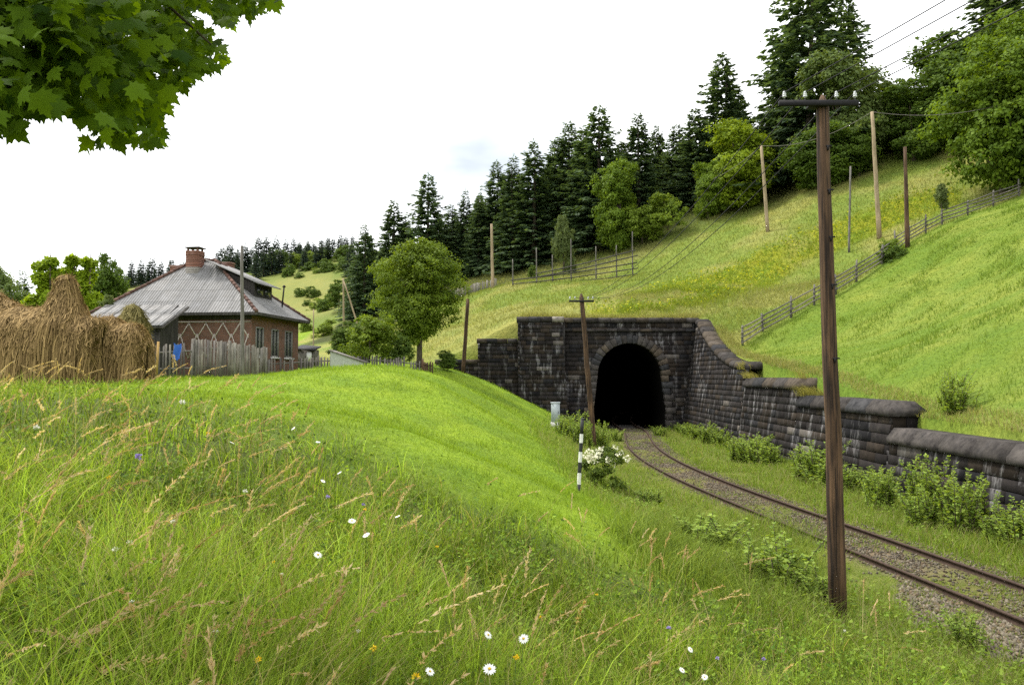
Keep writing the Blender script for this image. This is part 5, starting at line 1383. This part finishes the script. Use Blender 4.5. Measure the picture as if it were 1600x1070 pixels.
for p, q_ in (((0, 0), (HW, 0)), ((0, 0), (0, HD)), ((0, HD), (HW, HD))):                # fascia and dark soffit
    q8 = [H(*p, ZE - .14), H(*q_, ZE - .14), H(*q_, ZE - .01), H(*p, ZE - .01)]
    inn = [H(p[0] + (.06 if p[0] < 1 else -.06), p[1] + (.06 if p[1] < 1 else -.06), z) for z in (ZE - .14,)]
    mb.add(q8, [(0, 1, 2, 3)], (.8, .8, .8))
mb.add([H(0, 0, ZE - .14), H(HW, 0, ZE - .14), H(HW, HD, ZE - .14), H(0, HD, ZE - .14)], [(0, 1, 2, 3)], (.7, .7, .7)); mb.build('fascia', M_DARKWOOD, house)
mb = MB()
for p, q_, cnt in (((0, 0, ZE), (*R1, ZR), 17), ((HW, 0, ZE), (*R2, ZR), 19), ((*R1, ZR), (*R2, ZR), 4), ((0, HD, ZE), (*R1, ZR), 17)):
    a, b = V3(H(*p)), V3(H(*q_))
    for k in range(cnt):
        s0, s1 = a.lerp(b, k / cnt), a.lerp(b, (k + 1.12) / cnt); up = Vector((0, 0, .035 + random.uniform(0, .012)))
        kk = random.uniform(.7, 1.35); mb.tube([tuple(s0 + up), tuple(s1 + up + Vector((0, 0, -.02)))], [.095, .08], 8, (kk, kk, kk))
mb.build('ridge_tiles', M_TILE, roof)
def chimney(a, b, zb, zt, w, d, cap=True):
    mb = MB(); c = H(a, b, (zb + zt) / 2); kk = .9; rz = math.atan2(E1[1], E1[0])
    n = int((zt - zb) / .085)
    for k in range(n):
        z = zb + (zt - zb) * (k + .5) / n; g = 1 + (.05 if k > n - 4 else 0); kc = random.uniform(.75, 1.25); sc_ = (.24, .22, .20) if k < n * .28 else (.17 * kc, .075 * kc, .05 * kc)
        p = H(a, b, z); mb.box(p, (w * g, d * g, (zt - zb) / n * .93), sc_, rz)
    mb.box((c[0], c[1], c[2]), (w * .97, d * .97, (zt - zb) - .01), (.12, .10, .09), rz)
    o = mb.build('chimney', M_PAINT, roof)
    mb = MB()
    if cap:
        mb.box(H(a, b, zt + .17), (w * 1.2, d * 1.2, .05), (.05, .045, .04), rz)
        for s in (-1, 1):
            for t in (-1, 1):
                p = H(a + s * w * .38, b + t * d * .38, zt + .07); mb.box(p, (.09, .09, .15), (.14, .08, .06), rz)
    else: mb.box(H(a, b, zt + .04), (w * 1.15, d * 1.15, .08), (.2, .11, .085), rz)
    mb.build('chimney_cap', M_PAINT, roof)
chimney(4.95, 2.85, 9.15, 10.50, .72, .62); chimney(6.9, 4.6, 8.3, 9.9, .75, .55, False); chimney(4.15, 4.9, 8.6, 10.08, .55, .5, False)
# dormer on the right slope
dm = MB(); zf = lambda a: ZE + (ZR - ZE) * a / R1[0]
b0, b1 = 2.5, 4.6; aF = 1.35; zT = 8.72
dm.add([H(aF, b0, zf(aF) - .1), H(aF, b1, zf(aF) - .1), H(aF, b1, zT - .05), H(aF, b0, zT - .05)], [(0, 1, 2, 3)], (.6, .6, .6))
for b in (b0, b1): dm.add([H(aF, b, zf(aF) - .1), H(3.6, b, zf(3.6) - .1), H(aF, b, zT - .05)], [(0, 1, 2)], (.8, .8, .8))
dmo = dm.build('dormer', M_DARKWOOD, house)
mb = MB(); p4 = [H(.95, b0 - .35, 8.62), H(.95, b1 + .3, 8.62), H(3.95, b1 + .3, 9.93), H(3.95, b0 - .35, 9.93)]
mb.hexa([(p[0], p[1], p[2] - .05) for p in p4] + p4); mb.uv = [(p[1], p[0]) for p in mb.v]; mb.build('dormer_roof', M_SHEET, dmo)
mb = MB()
for b in (2.8, 3.7): 
    q8 = [H(aF - .05, b, 8.1), H(aF - .05, b + .6, 8.1), H(aF + .02, b + .6, 8.1), H(aF + .02, b, 8.1)]; mb.hexa(q8 + [(p[0], p[1], 8.5) for p in q8], (.6, .6, .6))
mb.build('dormer_window', M_GLASS, dmo)
mb = MB(); a0 = H(.9, 4.9, 7.4); mb.tube([a0, (a0[0] + .12, a0[1], a0[2] + 1.35)], .045, 8); mb.lathe((a0[0] + .12, a0[1], a0[2] + 1.3), [(.045, 0), (.10, .02), (.10, .06), (.02, .14)], 8); mb.build('vent_pipe', M_IRON, house)
# shed with lean-to roof in front of the house
def W(px, y_, z): return ((px - 800) / 1200 * y_, y_, z)
shed = thing('garden_shed', 'dark plank shed with a lean-to sheet roof between haystacks and house', 'shed', W(195, 35.5, 3.7))
xl, xr = W(118, 34.6, 0)[0], W(256, 34.6, 0)[0]
mb = MB(); n = 26
for k in range(n):
    x0 = xl + (xr - .35 - xl) * k / n; x1 = xl + (xr - .35 - xl) * (k + 1) / n - .012; kk = random.uniform(.7, 1.5)
    mb.hexa([(x0, 34.95, 3.4), (x1, 34.95, 3.4), (x1, 34.99, 3.4), (x0, 34.99, 3.4), (x0, 34.95, 6.1), (x1, 34.95, 6.1), (x1, 34.99, 6.1), (x0, 34.99, 6.1)], (kk, kk, kk * 1.04))
xs = xr - .38
mb.add([(xs, 34.97, 3.4), (xs, 36.9, 3.4), (xs, 36.9, 7.2), (xs, 34.97, 6.15)], [(0, 1, 2, 3)], (.6, .6, .6)); mb.build('plank_wall', M_DARKWOOD, shed)
mb = MB(); p4 = [(xl, 34.45, 5.98), (xr, 34.45, 5.98), (xr + .05, 37.0, 7.14), (xl, 37.0, 7.14)]
for k in range(7):
    for r_ in range(2):
        s0, s1 = k / 7, (k + 1) / 7; t0, t1 = r_ / 2, (r_ + 1) / 2 + .03
        lerp = lambda s, t: tuple(np.array(p4[0]) * (1 - s) * (1 - t) + np.array(p4[1]) * s * (1 - t) + np.array(p4[2]) * s * t + np.array(p4[3]) * (1 - s) * t + np.array((0, 0, (.0 if r_ else .03) + random.uniform(0, .012))))
        c4 = [lerp(s0, t0), lerp(s1 - .006, t0), lerp(s1 - .006, t1), lerp(s0, t1)]
        kx = len(mb.v); mb.hexa([(p[0], p[1], p[2] - .02) for p in c4] + c4)
mb.uv = [(p[0], p[1] * 1.2) for p in mb.v]; mb.build('roof', M_SHEET, shed)
mb = MB(); mb.tube([(xr, 34.42, 5.9), (xr + .05, 37.0, 7.05)], .06, 6); mb.tube([(xl, 34.5, 5.92), (xr, 34.5, 5.92)], .05, 6); mb.build('roof_edge', M_DARKWOOD, shed)
# small outbuilding and cellar hatch in the garden
ob = thing('outhouse', 'tiny low outbuilding with a dark roof right of the house', 'shed', W(478, 50, 4.2))
mb = MB(); x0, x1 = W(463, 50, 0)[0], W(494, 50, 0)[0]; mb.box(((x0 + x1) / 2, 50.4, 4.85), (x1 - x0 - .2, 1.4, 1.2), (.9, .9, .9)); mb.build('wall', M_GREYWOOD, ob)
mb = MB(); mb.hexa([(x0, 49.5, 5.45), (x1, 49.5, 5.35), (x1, 51.3, 5.65), (x0, 51.3, 5.75), (x0, 49.5, 5.52), (x1, 49.5, 5.42), (x1, 51.3, 5.72), (x0, 51.3, 5.82)]); mb.build('roof', M_IRON, ob)
mb = MB(); mb.box((W(482, 49.5, 0)[0], 49.66, 4.98), (.32, .04, .6), (.7, .7, .68)); mb.build('door', M_PAINT, ob)
ch = thing('cellar_hatch', 'low slanting grey board roof of a cellar in the garden fence', 'hatch', W(553, 40.5, 4.2))
x0, x1 = W(516, 40.5, 0)[0], W(572, 40.5, 0)[0]
mb = MB(); mb.hexa([(x0, 40.2, 5.05), (x1, 40.2, 4.42), (x1, 41.6, 4.42), (x0, 41.6, 5.05), (x0, 40.2, 5.12), (x1, 40.2, 4.49), (x1, 41.6, 4.49), (x0, 41.6, 5.12)], (1.2, 1.2, 1.2)); mb.build('board_roof', M_GREYWOOD, ch)
mb = MB(); mb.add([(x0 + .05, 40.28, 3.8), (x1 - .1, 40.28, 3.8), (x1 - .1, 40.28, 4.43), (x0 + .05, 40.28, 5.04)], [(0, 1, 2, 3)], (.36, .38, .33)); mb.build('side_wall', M_PAINT, ch)
# cloth hung on the fence, pale peg by the haystack, loose plank
n = 9; vs = []; fs = []
cx0 = W(272, 30.75, 0)[0]
for j in range(n):
    for i in range(7):
        u, v_ = i / 6, j / (n - 1); vs.append((cx0 + u * .30 + .03 * math.sin(5 * v_), 30.72 - .05 * math.sin(3.1 * u * 2 + 2 * v_) - .03, 5.02 - v_ * .62 + .04 * math.cos(6 * u)))
fs = [(j * 7 + i, j * 7 + i + 1, j * 7 + 8 + i, j * 7 + 7 + i) for j in range(n - 1) for i in range(6)]
M_BLUE = mat_plain('blue_cloth', (0.05, 0.14, 0.50), 0.9, 0.1, 0, 20, .2)
o = mesh_np('cloth', vs, fs, M_BLUE, None, np.ones((len(vs), 3)), True); tag(o, 'blue cloth hanging on the open picket fence', 'cloth')
mb = MB(); mb.box((W(229.5, 29.8, 0)[0], 29.8, 4.05), (.07, .05, .85), (.72, .72, .70), bev=.008); tag(mb.build('stake', M_PAINT), 'short white stake at the right foot of the haystacks', 'stake')
mb = MB(); mb.box((W(245, 30.3, 0)[0], 30.35, 4.45), (.09, .03, 1.3), (1.5, 1.25, .7), 0, ('Y', .04)); tag(mb.build('plank', M_PALEWOOD), 'pale yellowish plank leaning on the open picket fence', 'plank')
# ------------------------------------------------------------------ haystacks
def haystack(label, px0, px1, d, top, T, strands, seed, dark=(0.115, 0.075, 0.030), light=(0.42, 0.29, 0.125)):
    r = np.random.default_rng(seed); x0, x1 = (px0 - 800) / 1200 * d, (px1 - 800) / 1200 * d
    zg = ground_z((x0 + x1) / 2, d) - .1; t_ = thing('haystack', label, 'haystack', ((x0 + x1) / 2, d, zg))
    def ztop(u): 
        return P(px0 + (px1 - px0) * u, float(top(px0 + (px1 - px0) * u)), d)[2] - zg
    def surf(u, th, off=0.0):
        e = min(1.0, (1 - abs(2 * u - 1) ** 12)); e = max(e, 0.02) ** .45
        h = ztop(min(max(u, .02), .98)) * (0.93 + 0.07 * e); s, c = math.sin(th), math.cos(th)
        lump = 1 + .38 * (float(fbm(np.array([u * (x1 - x0) * 1.0]), np.array([th * 1.5 + seed]), .7, seed)) - .5)
        y = -(T * e * math.copysign(abs(c) ** .75, c)) * lump * (1.0 - .15 * (s > .8)); z = h * abs(s) ** .42 * (.97 + .03 * lump); y *= 1 - .72 * min(1.0, max(0.0, (z - 1.95) / 1.0))
        return np.array([x0 + (x1 - x0) * u, d + y - off * c, zg + z + off * max(s, 0)])
    NU, NT = 40, 26
    vs = [surf(i / NU, math.pi * j / NT) for i in range(NU + 1) for j in range(NT + 1)]
    fs = [(i * (NT + 1) + j, (i + 1) * (NT + 1) + j, (i + 1) * (NT + 1) + j + 1, i * (NT + 1) + j + 1) for i in range(NU) for j in range(NT)]
    fs += [tuple(range(NT, -1, -1)), tuple(NU * (NT + 1) + j for j in range(NT + 1))]
    cc = np.repeat(np.array([dark]), len(vs), 0) * r.uniform(.7, 1.1, (len(vs), 1)); mesh_np('hay_body', vs, fs, M_HAY, t_, cc, True)
    # loose stalks hanging down over the body
    grid = np.array(vs).reshape(NU + 1, NT + 1, 3)
    def S(u, th):
        fu, ft = np.clip(u, 0, .9999) * NU, np.clip(th / math.pi, 0, .9999) * NT; i, j = fu.astype(int), ft.astype(int); a, b = (fu - i)[:, None], (ft - j)[:, None]
        return grid[i, j] * (1 - a) * (1 - b) + grid[i + 1, j] * a * (1 - b) + grid[i, j + 1] * (1 - a) * b + grid[i + 1, j + 1] * a * b
    n = strands; u = r.uniform(0.0, 1, n); th = np.where(r.random(n) < .8, r.uniform(.15, 1.9, n), r.uniform(1.2, 3.0, n)); front = th < 1.57
    seg = 5; ln = r.uniform(.12, .5, n); du = r.normal(0, .05, n) * np.where(r.random(n) < .25, 2.6, 1); V = np.empty((n, (seg + 1) * 2, 3)); w = r.uniform(.003, .015, n)
    drift = r.normal(0, .06, (n, 2)); sh_ = r.random(n)
    for k in range(seg + 1):
        q_ = k / seg; tt = np.where(front, np.maximum(th - ln * q_, .02), np.minimum(th + ln * q_, 3.12)); p = S(np.clip(u + du * q_ + .008 * np.sin(q_ * 7 + u * 50), 0.001, .999), tt)
        lift = (.02 + (.05 + .16 * (sh_ > .8)) * sh_ * q_); p = p + np.stack([drift[:, 0] * q_, np.where(front, -lift, lift), .02 + drift[:, 1] * q_ * .3 - .06 * q_ ** 2], -1)
        V[:, 2 * k] = p - np.array([1, .3, 0]) * w[:, None]; V[:, 2 * k + 1] = p + np.array([1, .3, 0]) * w[:, None]
    F = np.array([[2 * i, 2 * i + 1, 2 * i + 3, 2 * i + 2] for i in range(seg)]); f = (F[None] + (seg + 1) * 2 * np.arange(n)[:, None, None]).reshape(-1, 4)
    cl = fbm(u * 9 * (px1 - px0) / 90, th * 1.2 + seed, 1.0, seed + 3)[:, None]; tcol = np.clip(.25 + .9 * (cl - .35) + r.uniform(-.3, .45, (n, 1)), 0, 1)
    c = np.array(dark) + (np.array(light) - np.array(dark)) * tcol
    n2 = n // 2; p2 = S(r.uniform(0.01, .99, n2), r.uniform(.1, 2.6, n2)); ax2 = r.normal(size=(n2, 3)) * np.array([1, .7, .8]) + np.array([0, -.15, -.25]); ln2 = r.uniform(.07, .24, n2)
    v2, f2 = kites(p2 + np.array([0, -.02, .01]), ax2, r.normal(size=(n2, 3)), ln2, r.uniform(.003, .009, n2), 0)
    c2 = np.array(dark) + (np.array(light) - np.array(dark)) * r.uniform(-.1, 1.15, (n2, 1)); c2 = np.clip(c2, .01, 1); n1 = V.shape[0] * V.shape[1]
    mesh_np('loose_hay', np.concatenate([V.reshape(-1, 3), v2]), np.concatenate([f, f2 + n1]), M_HAY, t_, np.concatenate([np.repeat(c, (seg + 1) * 2, 0), np.repeat(c2, 4, 0)]))
def peak(c, w, base, tip, p=1.6): return lambda x: base - (base - tip) * max(0, 1 - abs((x - c) / w) ** p)
haystack('brown haystack cut by the left edge, wide and lumpy', -95, 60, 24.7, lambda x: min(482, 459 + .75 * max(0, x)) + 3 * math.sin(x * .2), .75, 9000, 11)
haystack('large brown haystack with a tall peak in the middle of the row', 9, 160, 24.0, lambda x: min(482 + 2.5 * math.sin(x * .15) + .36 * max(0, x - 108), 431 + max(0, abs(x - 101) - 8) * (2.9 if x < 101 else 3.4)), .8, 13000, 12)
haystack('narrow haystack at the right end of the row by the white stake', 149, 228, 25.0, lambda x: 495 + .28 * max(0, x - 160) + 3 * math.sin(x * .17) + (14 * max(0, (x - 208) / 18) ** 2), .75, 7500, 13)
haystack('greenish pointed haystack behind the narrow one', 186, 226, 26.6, peak(206, 22, 520, 476, 2.0), .5, 4000, 14, (0.10, 0.09, 0.03), (0.27, 0.23, 0.085))
# ------------------------------------------------------------------ maple
mt = thing('maple_tree', 'maple tree whose leafy branches hang into the upper left corner', 'tree', (-5.6, 3.2, ground_z(-5.6, 3.2)))
gz = mt.location.z
mb = MB(); mb.tube([(-5.6, 3.2, gz - .4), (-5.55, 3.25, gz + 1.5), (-5.5, 3.3, gz + 3.2), (-5.4, 3.4, gz + 5.2), (-5.2, 3.5, gz + 8)], [.32, .26, .24, .18, .06], 12, (1, 1, 1), True, .05); mb.build('trunk', M_BARK, mt, True)
MPOLY = [(-520, -420), (300, -420), (430, -120), (440, 0), (422, 14), (395, 18), (374, 30), (357, 44), (338, 38), (316, 10), (300, 14), (322, 38), (342, 64), (353, 98), (341, 117), (318, 106), (300, 124), (280, 140), (262, 156), (252, 184), (258, 214), (232, 232), (206, 212), (166, 220), (130, 230), (130, 218), (150, 205), (130, 180), (106, 165), (80, 168), (45, 178), (28, 200), (0, 198), (-300, 230), (-520, 150)]
half = [(0.10, -0.03), (0.30, -0.13), (0.27, 0.02), (0.50, 0.06), (0.41, 0.18), (0.62, 0.38), (0.45, 0.38), (0.43, 0.50), (0.22, 0.44), (0.25, 0.66), (0.13, 0.68)]
outl = [(0, 0)] + half + [(0, 1.0)] + [(-x, y) for x, y in half[::-1]]
lv = np.array([(x, y, -.22 * abs(x) - .16 * y * y) for x, y in [(0, .30)] + outl]); m_ = len(outl)
lf_ = np.array([(0, 1 + i, 1 + (i + 1) % m_) for i in range(m_)])
clx = []
while len(clx) < 760:
    px, py = random.uniform(-520, 440), random.uniform(-420, 232)
    if in_poly(np.array([px]), np.array([py]), MPOLY)[0] and (px > -60 and py > -60 or random.random() < .16): clx.append((px, py))
rl = np.random.default_rng(5); LC = []; LA = []; LN = []; LS_ = []; LK = []
for px, py in clx:
    d = rl.uniform(2.9, 4.4) + 2.2 * min(1, max(0, (px - 100) / 200)) * rl.uniform(.6, 1.2); base = P(px, py, d); k = int(rl.integers(6, 11)); tone = rl.random()
    for i in range(k):
        o_ = rl.normal(0, .085, 3) * np.array([1.2, 1.2, .8]); p = base + o_
        ppx, ppy = project(p)
        if not in_poly(np.array([ppx]), np.array([ppy]), MPOLY)[0] : continue
        LC.append(p); LA.append(np.array([o_[0] * 4 + rl.normal(0, .5), o_[1] * 3 + rl.normal(0, .4) - .15, -.55 + rl.normal(0, .3)])); LN.append(np.array([rl.normal(0, .45), -.75 + rl.normal(0, .45), .65 + rl.normal(0, .3)])); LS_.append(rl.uniform(.065, .12)); LK.append(tone)
LC, LA, LN, LS_, LK = map(np.array, (LC, LA, LN, LS_, LK)); n = len(LC)
ax = unit(LA); sd = unit(np.cross(ax, LN)); nr = np.cross(sd, ax)
V = LC[:, None] + (lv[None, :, 0:1] * sd[:, None] + lv[None, :, 1:2] * ax[:, None] + lv[None, :, 2:3] * nr[:, None]) * LS_[:, None, None]
f = (lf_[None] + (m_ + 1) * np.arange(n)[:, None, None]).reshape(-1, 3)
c = np.array((0.022, 0.052, 0.006)) + (np.array((0.11, 0.185, 0.010)) - np.array((0.022, 0.052, 0.006))) * np.clip(LK[:, None] * .75 + rl.uniform(-.1, .35, (n, 1)), 0, 1)
mesh_np('crown', V.reshape(-1, 3), f, M_MAPLE, mt, np.repeat(c, m_ + 1, 0))
for (px, py, d, zz_) in [(60, 60, 4.0, 5.2), (220, 40, 4.4, 5.6), (330, 70, 4.8, 6.0), (200, 190, 4.2, 5.0), (400, -20, 4.6, 6.4), (20, 150, 3.6, 4.8), (120, -60, 4.0, 6.2)]:
    e = V3(P(px, py, d)); s = Vector((-5.45, 3.4, gz + zz_ - 1.2)); mid = s.lerp(e, .5) + Vector((0, 0, .45)); mb = MB()
    mb.tube([tuple(s), tuple(s.lerp(mid, .5) + Vector((0, 0, .12))), tuple(mid), tuple(mid.lerp(e, .55) + Vector((0, 0, .08))), tuple(e)], [.07, .05, .035, .02, .006], 7)
    for k in range(5):
        q_ = mid.lerp(e, random.uniform(.1, .95)); mb.tube([tuple(q_), tuple(q_ + Vector((random.uniform(-.3, .4), random.uniform(-.3, .3), random.uniform(-.3, .1))))], [.009, .003], 5)
    mb.build('branch', M_BARK, mt)
# ------------------------------------------------------------------ flowers one can count
def flower(name, label, cat, group, px, py, lift, kind, size):
    h3 = hit(px, py, lift, 60, 1.0); g = ground_z(h3[0], h3[1]); t_ = thing(name, label, cat, (h3[0], h3[1], g), group)
    head = V3(h3); tilt = unit(np.array([random.uniform(-.5, .5), random.uniform(-.9, .1), random.uniform(.5, 1)])); b = Vector((h3[0] + random.uniform(-.08, .08), h3[1] + random.uniform(-.05, .08), g - .03))
    mb = MB(); mb.tube([tuple(b), tuple(b.lerp(head, .55) + Vector((random.uniform(-.02, .02), 0, 0))), tuple(head)], [.0025, .002, .0016], 5, (.10, .16, .03)); mb.build('stem', M_FLOWER, t_)
    nrm = tilt; a = unit(np.cross(nrm, np.array([.3, 1, .2]))); c = np.cross(nrm, a)
    if kind == 'daisy':
        n = 15; an = np.linspace(0, 6.283, n, endpoint=False) + np.random.default_rng(int(px)).uniform(-.1, .1, n); dirs = np.cos(an)[:, None] * a + np.sin(an)[:, None] * c
        v, f = kites(np.array(h3) + dirs * size * .2, dirs + nrm * -.12, np.repeat(nrm[None], n, 0), np.full(n, size), np.full(n, size * .22), .1)
        mesh_np('petals', v, f, M_FLOWER, t_, np.tile((.78, .78, .76), (len(v), 1)))
        mb = MB(); mb.lathe((0, 0, 0), [(size * .28, 0), (size * .26, size * .08), (size * .14, size * .15), (size * .02, size * .17)], 9, (.62, .42, .03)); Mq = V3(nrm).to_track_quat('Z', 'Y').to_matrix(); mb.v = [tuple(Mq @ Vector(p) + head) for p in mb.v]; mb.build('centre', M_FLOWER, t_)
    else:
        n = 46 if kind == 'scabious' else 26; dirs = unit(np.random.default_rng(int(px)).normal(size=(n, 3)) * np.array([1, 1, .6]) + nrm * .5); col = {'scabious': ((.30, .22, .52), (.45, .36, .68)), 'yellow': ((.72, .48, .01), (.80, .60, .03)), 'clover': ((.62, .60, .52), (.78, .76, .68))}[kind]
        v, f = kites(np.array(h3) + dirs * size * .25, dirs, unit(np.random.default_rng(3).normal(size=(n, 3))), np.full(n, size * .8), np.full(n, size * .22), .1)
        mesh_np('petals', v, f, M_FLOWER, t_, np.repeat(jitter_col(n, *col, .08), 4, 0))
for px, py, li, sz in [(363, 691, .5, .03), (458, 669, .45, .03), (497, 690, .5, .03), (505, 751, .5, .026), (550, 813, .5, .032), (572, 835, .48, .03), (497, 866, .5, .026), (763, 991, .5, .022), (818, 997, .52, .026), (765, 1044, .52, .026), (1079, 1014, .5, .024), (1066, 1046, .45, .022), (1101, 1057, .45, .022), (621, 806, .48, .026), (672, 1048, .5, .018), (530, 738, .5, .026)]:
    flower('daisy', 'white daisy with a yellow centre in the uncut meadow', 'daisy', 'white daisies in the uncut meadow', px, py, li, 'daisy', sz)
for px, py, li, sz in [(325, 677, .45, .03), (583, 1012, .48, .016), (403, 1030, .5, .014), (650, 1057, .5, .018), (806, 1027, .5, .020), (932, 929, .45, .018), (570, 796, .45, .02), (683, 854, .45, .018), (845, 964, .45, .016), (427, 878, .45, .012), (170, 746, .45, .02)]:
    flower('buttercup', 'small bright yellow flower in the uncut meadow', 'flower', 'yellow flowers in the uncut meadow', px, py, li, 'yellow', sz)
for px, py, li, sz in [(217, 713, .55, .035), (1045, 981, .45, .024), (1193, 1029, .4, .02), (1121, 1028, .42, .018), (512, 776, .45, .024), (568, 788, .45, .02)]:
    flower('scabious', 'round pale purple flower head in the uncut meadow', 'flower', 'purple flowers in the uncut meadow', px, py, li, 'scabious', sz)
for px, py, li, sz in [(383, 767, .4, .026), (203, 848, .4, .020), (205, 941, .42, .014), (440, 898, .4, .014), (337, 987, .42, .012), (57, 668, .4, .035), (285, 628, .4, .05), (560, 985, .4, .012), (270, 815, .4, .02), (180, 858, .4, .018), (1320, 985, .3, .02)]:
    flower('clover', 'small round whitish clover head low in the uncut meadow', 'flower', 'whitish clover heads in the uncut meadow', px, py, li, 'clover', sz)
